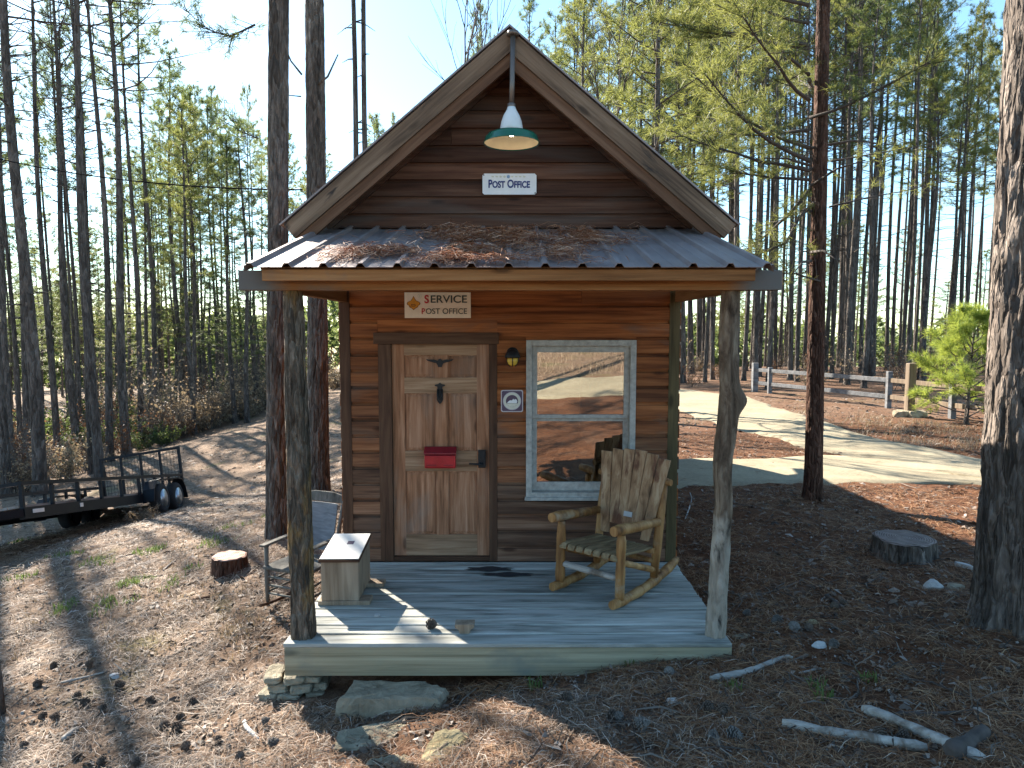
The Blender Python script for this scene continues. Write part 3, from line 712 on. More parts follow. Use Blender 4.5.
# ================================================================== SIGNS, LAMPS, LETTERBOX
def text_mesh(body, smallcaps=None, off=0.0, scale=.8):
    cu = bpy.data.curves.new('txt', 'FONT'); cu.body = body; cu.offset = off; cu.extrude = 0.004; cu.small_caps_scale = scale
    if smallcaps:
        for i, ch in enumerate(body):
            if ch.islower(): cu.body_format[i].use_small_caps = True
    o = bpy.data.objects.new('txt', cu); COL.objects.link(o); bpy.context.view_layer.update()
    me = bpy.data.meshes.new_from_object(o.evaluated_get(bpy.context.evaluated_depsgraph_get()))
    bpy.data.objects.remove(o); bpy.data.curves.remove(cu)
    vs = np.array([v.co[:] for v in me.vertices]); fs = [tuple(p.vertices) for p in me.polygons]; bpy.data.meshes.remove(me)
    return vs, fs
def text_obj(name, body, x0, x1, z0, z1, y, mat, parent, smallcaps=False, off=0.0, scale=.8, keep=None):
    vs, fs = text_mesh(body, smallcaps, off, scale)
    a, b = vs.min(0), vs.max(0)
    m = MB(); m.add([(x0 + (v[0] - a[0]) / (b[0] - a[0]) * (x1 - x0), y - .0015 + v[2] * .1, z0 + (v[1] - a[1]) / (b[1] - a[1]) * (z1 - z0)) for v in vs], fs)
    me = bpy.data.meshes.new(name); I = WM[parent.name].inverted()
    me.from_pydata([tuple(I @ Vector(v)) for v in m.v], [], m.f); me.materials.append(mat); me.update()
    return link(name, me, parent)
# upper enamel sign
sy = 6.412
p0, p1 = at(482.5, 194.5, sy), at(536.5, 173.5, sy); cxs, czs = (p0.x + p1.x) / 2, (p0.z + p1.z) / 2; hw, hh = (p1.x - p0.x) / 2, (p1.z - p0.z) / 2
sg = thing('sign', 'small white enamel sign with blue words POST OFFICE under the gable lamp', 'sign', (cxs, sy, czs))
c = .016
m = MB(); m.extrude([(-hw + c, -hh), (hw - c, -hh), (hw, -hh + c), (hw, hh - c), (hw - c, hh), (-hw + c, hh), (-hw, hh - c), (-hw, -hh + c)], lambda u, v: Vector((cxs + u, sy, czs + v)), (0, .01, 0)); m.build('plate', M_['signwhite'], sg)
fx = lambda q: p0.x + (q - 482.5) / 54 * 2 * hw
fz = lambda q: p1.z - (q - 173.5) / 21 * 2 * hh
text_obj('lettering', 'Post Office', fx(488.5), fx(530), fz(188), fz(179.6), sy - .002, M_['navy'], sg, True, .03, .82)
m = MB()
for k in range(9):
    if k != 4: m.extrude([(math.cos(a) * .013 * (1 + .3 * math.sin(3 * a + k)), math.sin(a) * .008 * (1 + .3 * math.cos(2 * a + k))) for a in np.linspace(0, 2*math.pi, 9)[:-1]], lambda u, v, k=k: Vector((cxs + (k - 4) * .036 - .01 + u, sy - .0015, fz(176.6) + v)), (0, .002, 0))
m.build('faded_scroll', M_['faded'], sg)
m = MB(); m.lathe([(0, -.001), (.015, -.001), (.015, .001), (0, .001)], (cxs - .01, sy - .001, fz(176.6)), 14, Matrix.Rotation(R(90), 3, 'X')); m.build('round_emblem', M_['paleblue'], sg)
for bx in (-1, 1):
    m = MB(); m.lathe([(0, .003), (.006, .002), (.006, 0)], (cxs + bx * (hw - .012), sy, czs - bx * (hh - .014)), 10, Matrix.Rotation(R(90), 3, 'X')); m.build('screw', M_['black_iron'], sg)
# service sign
sy = 6.455
p0, p1 = at(404.7, 318, sy), at(470.7, 292.3, sy)
sg = thing('sign', 'cream rectangular sign reading SERVICE POST OFFICE with golden emblem above the door', 'sign', (p0.x, sy, p0.z))
m = MB(); m.span((p0.x, sy, p0.z), (p1.x, sy + .014, p1.z)); m.build('plate', M_['signcream'], sg, bevel=.002)
SW, SH = p1.x - p0.x, p1.z - p0.z
fx = lambda q: p0.x + (q - 128) / (970 - 128) * SW
fz = lambda q: p1.z - (q - 92) / (422 - 92) * SH
text_obj('lettering', 'ERVICE', fx(462), fx(922), fz(228), fz(130), sy - .002, M_['ink'], sg, False, .016)
text_obj('initial', 'S', fx(382), fx(438), fz(234), fz(126), sy - .002, M_['signred'], sg, False, .022)
text_obj('lettering', 'OST OFFICE', fx(398), fx(922), fz(370), fz(298), sy - .002, M_['ink'], sg, False, .008)
text_obj('initial', 'P', fx(346), fx(388), fz(372), fz(298), sy - .002, M_['signred'], sg, False, .014)
ecx, ecz, es = fx(243), fz(232), SW * .104
fleur_half = [(0,1.05), (.12,.86), (.25,.6), (.42,.36), (.62,.30), (.85,.18), (1.0,-.02), (.92,-.24), (.70,-.34), (.66,-.52), (.50,-.66), (.34,-.72), (.20,-.82), (0,-1.02)]
fleur = fleur_half + [(-a, b) for a, b in reversed(fleur_half[1:-1])]
def shape(poly, s, y, mat, nm): 
    q = MB(); q.extrude([(a * s, b * s) for a, b in poly], lambda u, v: Vector((ecx + u, y, ecz + v)), (0, .0025, 0)); q.build(nm, mat, sg)
shape(fleur, es * 1.0, sy - .0015, M_['golddark'], 'emblem_outline'); shape(fleur, es * .87, sy - .0030, M_['gold'], 'emblem')
q = MB()
for a, b, w, h_ in ((-.28,-.28,.09,.07), (.26,-.3,.07,.07), (-.05,-.18,.30,.05), (-.1,-.45,.12,.05), (.16,-.42,.07,.05), (-.38,-.5,.08,.05)): q.box((ecx + a * es, sy - .0045, ecz + b * es), (w * es * 2, .002, h_ * es * 2))
q.build('emblem_detail', M_['golddark'], sg)
q = MB(); q.lathe([(.020, -.0005), (.020, .0008), (.0165, .0008), (.0165, -.0005)], (fx(322), sy - .0015, fz(140)), 18, Matrix.Rotation(R(90), 3, 'X'), True)
q.box((fx(322), sy - .0018, fz(140)), (.010, .001, .014)); q.build('small_round_mark', M_['faded'], sg)
# round seal plaque
sy = 6.462
pc = at(512, 401, sy); w = .105
sg = thing('plaque', 'small square dark plaque with a pale round seal beside the window', 'plaque', (pc.x, sy, pc.z))
def rsq(a, r, n=5):
    out = []
    for cx, cz, s in ((a - r, a - r, 0), (-a + r, a - r, 90), (-a + r, -a + r, 180), (a - r, -a + r, 270)):
        for k in range(n + 1): th = R(s + 90 * k / n); out.append((cx + r * math.cos(th), cz + r * math.sin(th)))
    return out
def disc(poly, y, mat, nm, d=.003):
    q = MB(); q.extrude(poly, lambda u, v: Vector((pc.x + u, y, pc.z + v)), (0, d, 0)); q.build(nm, mat, sg)
circ = lambda r, n=32: [(r * math.cos(2*math.pi*k/n), r * math.sin(2*math.pi*k/n)) for k in range(n)]
disc(rsq(w, .018), sy, M_['plaquegrey'], 'plate', .012); disc(rsq(w - .009, .014), sy - .002, M_['purple'], 'field')
disc(circ(.086), sy - .004, M_['plaquegrey'], 'seal_ring'); disc(circ(.079), sy - .0055, M_['faded'], 'seal_band'); disc(circ(.058), sy - .007, M_['purple'], 'seal_field')
animal = [(-.048,-.018), (-.03,.0), (-.018,.008), (.0,.006), (.012,.022), (.022,.012), (.03,.02), (.045,.012), (.05,-.004), (.045,-.02)]
disc(animal, sy - .0085, M_['signwhite'], 'seal_figure'); disc([(-.052,-.022), (.052,-.022), (.045,-.036), (.025,-.052), (0,-.057), (-.025,-.052), (-.045,-.036)], sy - .0085, M_['faded'], 'seal_base')
# wall lantern
pl = at(512.5, 357, 6.41)
ln = thing('wall_lantern', 'small black jelly jar wall lantern with amber glass between door and window', 'wall lamp', (pl.x, 6.47, pl.z))
m = MB(); m.lathe([(0, .012), (.055, .010), (.058, 0), (.058, -.03)], (pl.x, 6.47, pl.z + .035), 20, Matrix.Rotation(R(90), 3, 'X')); m.tube([(pl.x, 6.47, pl.z + .05), (pl.x, 6.40, pl.z + .06), (pl.x, 6.39, pl.z + .03)], .016, 10); m.build('bracket', M_['black_iron'], ln)
m = MB(); m.lathe([(0, .075), (.03, .07), (.055, .05), (.072, .012), (.074, -.006), (.066, -.006)], (pl.x, 6.39, pl.z), 20); m.build('hood', M_['black_iron'], ln)
m = MB(); m.lathe([(.05, .0), (.058, -.03), (.05, -.062), (.03, -.078), (0, -.082)], (pl.x, 6.39, pl.z), 20); m.build('jar', M_['amber'], ln)
m = MB()
for k in range(6):
    a = R(60 * k + 30); m.tube([(pl.x + .064 * math.cos(a), 6.39 + .064 * math.sin(a), pl.z), (pl.x + .064 * math.cos(a), 6.39 + .064 * math.sin(a), pl.z - .04), (pl.x + .03 * math.cos(a), 6.39 + .03 * math.sin(a), pl.z - .088)], .004, 6)
m.build('guard', M_['black_iron'], ln)
# gable lamp
gy = 5.965
gp = at(511.5, 140, gy); gx, gz = gp.x, gp.z - .02
gl = thing('gable_lamp', 'green and white enamel barn lamp hanging from the gable peak', 'lamp', (gx, gy, gz))
pk = at(512.5, 33, gy).z
m = MB(); m.tube([(gx + .012, gy, pk), (gx + .006, gy, gz + .5), (gx, gy, gz + .315)], .022, 12); m.lathe([(0, .04), (.05, .03), (.05, 0), (0, 0)], (gx + .012, gy, pk - .02), 14); m.build('hanging_pipe', M_['pipe'], gl)
m = MB(); m.lathe([(.02, .325), (.034, .32), (.036, .295), (.03, .285)], (gx, gy, gz), 16); m.build('collar', M_['pipe'], gl)
m = MB(); m.lathe([(.02, .295), (.034, .293), (.044, .265), (.07, .22), (.088, .17), (.097, .12), (.098, .085)], (gx, gy, gz), 28); m.build('porcelain_neck', M_['porcelain'], gl)
m = MB(); m.lathe([(.098, .098), (.125, .088), (.165, .078), (.205, .062), (.225, .038), (.235, .0), (.242, -.008), (.238, -.012), (.230, -.004)], (gx, gy, gz), 40, cap=False); m.build('lamp_shade', M_['green'], gl)
m = MB(); m.lathe([(.0, .088), (.09, .085), (.16, .072), (.20, .056), (.219, .034), (.230, -.003)], (gx, gy, gz), 40, cap=False); m.build('shade_lining', M_['cream'], gl)
m = MB(); m.lathe([(0, .050), (.018, .054), (.026, .066), (.022, .08), (.012, .092)], (gx, gy, gz), 16); m.build('bulb', M_['bulb'], gl)
# red letterbox on the door
bp0, bp1 = at(424, 468.5, 6.42), at(456, 448, 6.42)
lb = thing('letterbox', 'red metal letterbox mounted on the middle of the oak door', 'letterbox', ((bp0.x + bp1.x) / 2, 6.512, bp0.z))
bx0, bx1, bz0, bz1 = bp0.x, bp1.x, bp0.z, bp1.z
m = MB(); m.extrude([(6.511, bz0), (6.425, bz0), (6.41, bz0 + .02), (6.41, bz0 + .125), (6.511, bz0 + .135)], lambda u, v: Vector((bx0 + .006, u, v)), (bx1 - bx0 - .012, 0, 0)); m.build('body', M_['red'], lb, bevel=.006)
m = MB(); m.extrude([(6.511, bz1), (6.47, bz1 + .004), (6.40, bz1 - .045), (6.40, bz1 - .062), (6.511, bz1 - .05)], lambda u, v: Vector((bx0, u, v)), (bx1 - bx0, 0, 0)); m.build('lid', M_['red_dark'], lb, bevel=.004)
m = MB(); cx = (bx0 + bx1) / 2; m.span((cx - .022, 6.402, bz0 + .045), (cx + .022, 6.411, bz0 + .105)); m.span((cx - .012, 6.396, bz0 + .06), (cx + .012, 6.402, bz0 + .085)); m.build('latch', M_['red'], lb, bevel=.003)
m = MB(); m.span((bx0 + .03, 6.404, bz0 + .03), (cx - .035, 6.411, bz0 + .038)); m.span((cx + .035, 6.404, bz0 + .03), (bx1 - .03, 6.411, bz0 + .038)); m.build('raised_trim', M_['red_dark'], lb)
# ================================================================== LOG ROCKING CHAIR ON THE DECK
def lg(parent, name, pts, rad, mat=None, seg=14, knob=True, wob=.07):
    m = MB(); n = 10
    pts = [Vector(p) for p in pts]
    if len(pts) == 2: pts = [pts[0].lerp(pts[1], k / n) for k in range(n + 1)]
    if not hasattr(rad, '__len__'): rad = [rad, rad]
    rr = [rad[0] + (rad[-1] - rad[0]) * k / (len(pts) - 1) for k in range(len(pts))]
    rr = [r * (1 + random.uniform(-wob, wob)) for r in rr]
    rr[0] *= .86; rr[-1] *= .86
    m.tube(pts, rr, seg); return m.build(name, mat or M_['log'], parent, local=True, bevel=0)
rc = thing('rocking_chair', 'peeled log rocking chair with fanned plank back on the right side of the deck', 'rocking chair', (.83, 5.765, 0), R(-41))
for s in (-1, 1):
    x = .30 * s
    pts = []
    for k in range(14):
        y = -.40 + 1.08 * k / 13; yy = y + .06
        pts.append((x, y, .048 + .20 * yy * yy * (1 if yy > 0 else .35)))
    m = MB(); m.tube(pts, [.036] + [.040 + .004 * math.sin(k * 2.1) for k in range(12)] + [.028], 12); m.build('rocker', M_['log'], rc, local=True)
    lg(rc, 'leg', [(x, -.29, .07), (x * 1.0, -.27, .60)], [.042, .037])
    lg(rc, 'back_post', [(x * .98, .27, .10), (x * 1.0, .31, .36), (x * 1.02, .36, .66), (x * 1.02, .42, .95)][0:4], [.040, .034], wob=.04)
    m = MB(); m.tube([(x * 1.03, -.40, .655), (x * 1.03, -.30, .65), (x * 1.03, -.05, .618), (x * 1.03, .30, .585)], [.040, .046, .042, .036], 14); m.build('armrest', M_['log'], rc, local=True)
    lg(rc, 'brace', [(x * .98, -.24, .36), (x * .98, .36, .13)], [.028, .026])
lg(rc, 'stretcher', [(-.29, -.275, .235), (.29, -.275, .235)], .028, M_['deadwood'])
lg(rc, 'stretcher', [(-.29, .28, .24), (.29, .28, .24)], .026)
lg(rc, 'seat_rail', [(-.30, -.25, .385), (.30, -.25, .385)], .030)
lg(rc, 'seat_rail', [(-.30, .26, .335), (.30, .26, .335)], .030)
lg(rc, 'back_rail', [(-.37, .415, .915), (.37, .415, .915)], .034)
lg(rc, 'back_rail', [(-.33, .335, .565), (.33, .335, .565)], .030)
m = MB()
for k in range(7):   # seat slats front to back with rounded noses
    x = -.255 + .085 * k; w = .036
    P = [(-.315, .402), (-.30, .428), (-.25, .432), (-.1, .412), (.1, .388), (.26, .378)]
    Q = [(a, b - .022) for a, b in reversed(P)]
    dz = random.uniform(-.003, .003)
    m.extrude([(a, b + dz) for a, b in P + Q], lambda u, v, x=x: Vector((x - w, u, v)), (2 * w, 0, 0))
m.build('seat', M_['seatwood'], rc, local=True, bevel=.006)
for k in range(6):   # fanned back slats
    t = (k - 2.5) / 2.5
    xb, xt = t * .205, t * .30; wb, wt = .042, .056
    zb, zt = .50 - (.09 if k in (0, 5) else 0), 1.17 - .045 * t * t + random.uniform(-.008, .008)
    yb, yt = .295 - (zb - .5) * -.22, .43
    yb = .30 + (zb - .565) * .24 - .015; yt = .30 + (zt - .565) * .24 - .015
    m = MB(); vs = []
    for d in (0, .022):
        vs += [(xb - wb, yb + d, zb), (xb + wb, yb + d, zb), (xt + wt * .98, yt + d, zt - .006 * k % .01), (xt - wt, yt + d, zt)]
    m.add(vs, [(0,1,2,3), (7,6,5,4), (0,4,5,1), (1,5,6,2), (2,6,7,3), (3,7,4,0)])
    m.build('back_slat', M_['slat'], rc, local=True, bevel=.004)
m = MB(); m.box((.02, .2835, .605), (.085, .004, .045), Matrix.Rotation(R(-13), 3, 'X')); m.build('maker_plate', plain('pale_plate', (.45,.45,.44), .5), rc, local=True)

# ================================================================== OLD CHAIR BESIDE THE DECK
gz_ = Hs(-2.05, 6.75) + .01
oc = thing('old_rocking_chair', 'weathered grey rocking chair with blue grey back beside the left porch post', 'rocking chair', (-2.10, 6.72, gz_), R(-22)); oc.scale = (.95, .95, .94)
gw = M_['greywood']
for s in (-1, 1):
    x = .27 * s
    pts = [(x, -.36 + .85 * k / 11, .02 + .30 * (-.36 + .85 * k / 11 + .02) ** 2) for k in range(12)]
    m = MB(); m.tube(pts, .018, 8); m.build('rocker', M_['trim'], oc, local=True)
    m = MB(); m.tube([(x, -.25, .03), (x, -.25, .2), (x, -.25, .42), (x, -.25, .44), (x, -.25, .66)], [.016, .024, .026, .02, .024], 10); m.build('leg', gw, oc, local=True)
    m = MB(); m.tube([(x * .92, .22, .04), (x * .92, .22, .42), (x * .95, .28, .75), (x * .98, .38, 1.12)], [.022, .024, .023, .018], 10); m.build('back_post', gw, oc, local=True)
    m = MB(); m.extrude([(-.035, -.32), (.035, -.32), (.03, .24), (-.03, .24)], lambda u, v, x=x: Vector((x + u, v, .66)), (0, 0, .024)); m.build('armrest', gw, oc, local=True, bevel=.006)
    for zz in (.16, .27): 
        m = MB(); m.tube([(x, -.25, zz), (x * .92, .22, zz)], .011, 8); m.build('stretcher', gw, oc, local=True)
for zz in (.15, .24, .33):
    m = MB(); m.tube([(-.27, -.25, zz), (.27, -.25, zz)], .012, 8); m.build('stretcher', gw, oc, local=True)
m = MB(); m.extrude([(-.29, -.29), (.29, -.29), (.26, .24), (-.26, .24)], lambda u, v: Vector((u, v, .415)), (0, 0, .035)); m.build('seat', gw, oc, local=True, bevel=.008)
m = MB(); m.extrude([(-.26, 1.02), (.26, 1.02), (.25, 1.10), (.12, 1.125), (-.12, 1.125), (-.25, 1.10)], lambda u, v: Vector((u, .335 + (v - 1.02) * .3, v)), (0, .022, 0)); m.build('top_rail', gw, oc, local=True, bevel=.005)
m = MB(); vs = []
for j in range(7):
    for i in range(7):
        u = -.19 + .38 * i / 6; v = .50 + .50 * j / 6
        vs.append((u, .22 + (v - .42) * .22 + .02 * math.sin(math.pi * i / 6), v))
q = [(j*7+i, j*7+i+1, (j+1)*7+i+1, (j+1)*7+i) for j in range(6) for i in range(6)]
m.add(vs + [(a, b + .014, c) for a, b, c in vs], q + [tuple(k + 49 for k in reversed(f)) for f in q] + [(i, i+49, i+50, i+1) for i in range(6)] + [(42+i, 43+i, 92+i, 91+i) for i in range(6)] + [(j*7, (j+1)*7, (j+1)*7+49, j*7+49) for j in range(6)] + [(j*7+6, j*7+55, (j+1)*7+55, (j+1)*7+6) for j in range(6)])
m.build('back_panel', M_['bluegrey'], oc, local=True)

# ================================================================== BOX WITH SLANTED LID
bx = thing('slant_top_box', 'rough wooden box with slanted white lid at the left of the deck', 'box', (-1.40, 5.41, 0), R(1))
m = MB(); m.box((.03, .06, .019), (.42, .14, .036)); m.build('foot_plank', M_['boxwood'], bx, local=True, bevel=.004); m = MB(); m.box((.08, .44, .019), (.42, .12, .036)); m.build('foot_plank', M_['boxwood'], bx, local=True, bevel=.004)
m = MB()
def slab(x0, x1, y0, y1, zl, zh0, zh1):
    m.add([(x0,y0,zl),(x1,y0,zl),(x1,y1,zl),(x0,y1,zl),(x0,y0,zh0),(x1,y0,zh0),(x1,y1,zh1),(x0,y1,zh1)], [(3,2,1,0),(4,5,6,7),(0,1,5,4),(1,2,6,5),(2,3,7,6),(3,0,4,7)])
slab(-.152, .152, .0, .022, .038, .360, .362)
slab(-.152, .152, .468, .49, .038, .409, .411)
slab(-.154, -.132, .023, .467, .038, .363, .408); slab(.132, .154, .023, .467, .038, .363, .408)
m.build('box_body', M_['boxwood'], bx, local=True, bevel=.003)
m = MB(); slab(-.172, .172, -.018, .51, .0, .0, .0); m.v = []; m.f = []; m.s = []
def tilt(x0, x1, y0, y1, d0, d1):
    zf = lambda y: .362 + (y - 0) * .105
    m.add([(x0,y0,zf(y0)+d0),(x1,y0,zf(y0)+d0),(x1,y1,zf(y1)+d0),(x0,y1,zf(y1)+d0),(x0,y0,zf(y0)+d1),(x1,y0,zf(y0)+d1),(x1,y1,zf(y1)+d1),(x0,y1,zf(y1)+d1)], [(3,2,1,0),(4,5,6,7),(0,1,5,4),(1,2,6,5),(2,3,7,6),(3,0,4,7)])
tilt(-.165, .165, -.018, .505, .001, .026); ld = m.build('lid', M_['trim_x'], bx, local=True, bevel=.003)
m = MB(); tilt(-.158, .158, -.010, .498, .0265, .031); m.build('white_panel', M_['lid'], ld, local=True)
m = MB(); tilt(.0, .055, .27, .335, .0315, .033); m.build('dark_square', M_['purple'], ld, local=True)
m = MB(); zf = lambda y: .362 + y * .105 + .0325
m.add([(-.105 + .038 * math.cos(a) * (1 + .2 * math.sin(3*a)), .23 + .085 * math.sin(a) * (1 + .2 * math.cos(2*a)), zf(.23 + .085 * math.sin(a) * (1 + .2 * math.cos(2*a)))) for a in np.linspace(0, 2*math.pi, 17)[:-1]], [tuple(range(16))]); m.build('tan_patch', M_['signcream'], ld, local=True)
# bench-like wooden block near the deck edge
p = on_z(464.5, 634, .002)
m = MB(); m.extrude([(-.072, .072), (.072, .072), (.072, .045), (.045, .03), (.036, 0), (-.036, 0), (-.045, .03), (-.072, .045)], lambda u, v: Vector((u, 0, v)), (0, .09, 0))
o = m.build('wooden_boot_scraper', M_['boxwood'], None, bevel=.004); o.location = (p.x, p.y, .002); tag(o, 'small T shaped wooden block standing near the front edge of the deck', 'wood block')
p = on_z(377, 616, .002)
m = MB(); m.extrude([(-.02, -.014), (.012, -.02), (.024, .0), (.008, .02), (-.018, .016)], lambda u, v: Vector((u, v, 0)), (0, 0, .012)); o = m.build('stone_chip', M_['stonewhite'], None); o.location = (p.x, p.y, .003); tag(o, 'tiny white stone chip lying on the deck beside the slant top box', 'stone chip')

# ================================================================== TRAILER
a_ = Vector((-.10, .985, -.19)).normalized(); r_ = Vector((.985, .09, .155)); r_ = (r_ - a_ * r_.dot(a_)).normalized(); u_ = r_.cross(a_).normalized()
base = Vector((-7.66, 15.2, -1.86))     # ground contact of the near wheels
TM = Matrix((( r_.x, a_.x, u_.x, base.x), (r_.y, a_.y, u_.y, base.y), (r_.z, a_.z, u_.z, base.z), (0,0,0,1)))
tr = thing('utility_trailer', 'black tandem axle utility trailer with mesh ramp gate on the slope at the left', 'trailer', M=TM)
bp = M_['black_paint']
# local: x 0 = outer face of near wheels, -x away; y along the trailer (rear +); z up. wheel radius .335
WR = .335; TL, TRr = -5.1, 1.55; XN, XF = -.27, -2.15; ZB = .45
m = MB()
for x in (XN, XF): m.span((x - .04, TL, ZB - .15), (x + .04, TRr, ZB + .03))
for y in np.linspace(TL + .04, TRr - .04, 9): m.span((XF + .04, y - .035, ZB - .08), (XN - .04, y + .035, ZB))
m.bar((XN, TL, ZB - .05), ((XN + XF) / 2 + .05, TL - 1.25, ZB - .05), .08, .12); m.bar((XF, TL, ZB - .05), ((XN + XF) / 2 - .05, TL - 1.25, ZB - .05), .08, .12)
m.build('frame', bp, tr, local=True)
m = MB()
for k in range(11): 
    x0 = XF + .05 + k * (XN - XF - .1) / 11; m.span((x0 + .004, TL + .02, ZB + .032), (x0 + (XN - XF - .1) / 11 - .004, TRr - .02, ZB + .07))
m.build('deck_planks', wood('trailer_deck_planks', [(.20,.15,.12), (.38,.30,.25), (.52,.43,.37)], 1, 18, .8, var=.2), tr, local=True)
ZT = ZB + .42
for x in (XN, XF):
    m = MB(); m.span((x - .03, TL, ZT - .045), (x + .03, TRr - .05, ZT + .015))
    for y in np.linspace(TL + .03, TRr - .08, 9):
        m.span((x - .025, y - .025, ZB + .032), (x + .025, y + .025, ZT - .047))
    m.build('side_rail', bp, tr, local=True)
m = MB(); m.span((XF + .032, TL, ZT - .044), (XN - .032, TL + .05, ZT + .014)); m.build('front_rail', bp, tr, local=True)
m = MB(); gz0, gz1 = ZB + .06, ZB + 1.12; gx0, gx1 = XF + .02, XN - .02; gy_ = TRr - .03
for x in (gx0, gx1): m.span((x - .03, gy_ - .03, gz0), (x + .03, gy_ + .03, gz1))
for x in (gx0 + (gx1 - gx0) * k / 4 for k in (1, 2, 3)): m.span((x - .025, gy_ - .024, gz0 + .03), (x + .025, gy_ + .024, gz1 - .03))
for zz in (gz0 + .03, gz1 - .03): m.span((gx0 + .031, gy_ - .03, zz - .03), (gx1 - .031, gy_ + .03, zz + .03))
tg = m.build('ramp_gate', bp, tr, local=True)
m = MB()
for k in range(1, 24): x = gx0 + (gx1 - gx0) * k / 24; m.span((x - .003, gy_ + .026, gz0), (x + .003, gy_ + .032, gz1 - .03))
for k in range(1, 12): zz = gz0 + (gz1 - gz0) * k / 12; m.span((gx0, gy_ + .033, zz - .003), (gx1, gy_ + .039, zz + .003))
m.build('expanded_mesh', M_['tyre'], tg, local=True)
for y in (-.42, .42):
    for x, sgn in ((-.115, 1), (XF + XN + .27 - .27 - .02 + .0 - .13, -1)):
        x = -.11 if sgn > 0 else XF - (XN + .11)
        Mx = Matrix.Rotation(R(90), 3, 'Y')
        m = MB(); m.lathe([(.195, -.10), (.24, -.108), (.30, -.10), (.325, -.075), (WR, -.04), (WR, .04), (.325, .075), (.30, .10), (.24, .108), (.195, .10)], (x, y, WR), 32, Mx, True)
        t_ = m.build('wheel', M_['tyre'], tr, local=True)
        m = MB(); e = .07 * sgn
        m.lathe([(.200, e + .035 * sgn), (.192, e + .03 * sgn), (.18, e - .02 * sgn), (.10, e - .005 * sgn), (.06, e + .02 * sgn), (0, e + .03 * sgn)], (x, y, WR), 28, Mx); m.build('rim', M_['rim'], t_, local=True)
        m = MB()
        for k in range(8):
            a = R(45 * k); c, s = math.cos(a), math.sin(a)
            m.lathe([(.022, e + .004 * sgn), (.022, e - .006 * sgn), (0, e - .006 * sgn)], (x + .001 * sgn, y + .145 * c, WR + .145 * s), 8, Mx)
        m.build('rim_holes', M_['tyre'], t_, local=True)
for x0, x1 in ((-.24, .0), (XF - .03, XF - .27)):
    m = MB(); out = [(-.98, .30), (-.90, .56), (-.74, .735), (-.5, .765), (.5, .765), (.74, .735), (.90, .56), (.98, .30)]
    inn = [(a * .985, b - .02) for a, b in reversed(out)]
    n = len(out)
    for i in range(n - 1):
        (a, b), (c, d) = out[i], out[i + 1]
        m.add([(x0, a, b), (x1, a, b), (x1, c, d), (x0, c, d), (x0, a * .98, b - .02), (x1, a * .98, b - .02), (x1, c * .98, d - .02), (x0, c * .98, d - .02)], [(0,1,2,3), (7,6,5,4), (1,5,6,2), (0,3,7,4)])
    m.build('fender', bp, tr, local=True)
m = MB(); m.span((XN + .045, 1.05, ZB - .09), (XN + .06, 1.45, ZB + .02)); m.build('reflector', M_['tail'], tr, local=True)
m = MB(); m.span((XN + .042, TL + .2, ZB - .07), (XN + .05, TL + .5, ZB - .01)); m.span((XN + .042, TL + 1.6, ZB - .07), (XN + .05, TL + 1.7, ZB + .0)); m.build('decal', M_['porcelain'], tr, local=True)
m = MB(); m.tube([((XN + XF) / 2, TL - 1.2, ZB + .45), ((XN + XF) / 2, TL - 1.2, -.1)], .035, 12); m.tube([((XN + XF) / 2, TL - 1.2, -.02), ((XN + XF) / 2, TL - 1.2, -.12)], .08, 12); m.build('tongue_jack', bp, tr, local=True)

# ================================================================== FENCE, POSTS, STUMPS, STONES, STICKS
fa, fb, fc = hit(754.5, 391.5), hit(888, 408.5), hit(960, 420)
fe = thing('rail_fence', 'grey two rail board fence along the far side of the road', 'fence', fa)
fence_pts = [fa + (fa - fb) * .0, fa.lerp(fb, .5), fb]
def gpt(p): return Vector((p.x, p.y, Hs(p.x, p.y)))
posts = [fa, gpt(fa.lerp(fb, .14)), gpt(fa.lerp(fb, .55)), fb, gpt(fb.lerp(fc, .9)), gpt(fb + (fc - fb) * 2.2)]
for i, p in enumerate(posts):
    m = MB(); w = .20 if i == 0 else .14; hh = 1.12 if i in (0, 3) else .98
    m.span((p.x - w/2, p.y - w/2, p.z - .1), (p.x + w/2, p.y + w/2, p.z + hh)); m.build('fence_post', M_['fencegrey'], fe, bevel=.01)
for za in (.86, .36):
    for i, j in ((0, 2), (2, 3), (3, 4), (4, 5)):
        a = posts[i] + Vector((0, -.09, za)); b = posts[j] + Vector((0, -.09, za)); m = MB(); m.bar(a, b, .045, .13); m.build('fence_rail', M_['fencegrey'] if i < 3 else M_['fencebrown'], fe, bevel=.006)
gp_ = hit(909, 417)
pp = thing('stone_footed_post', 'brown timber post with a ring of stones at its foot by the road', 'post', gp_)
m = MB(); m.box((gp_.x, gp_.y, gp_.z + .68), (.20, .20, 1.5)); m.build('post', M_['fencebrown'], pp, bevel=.02)
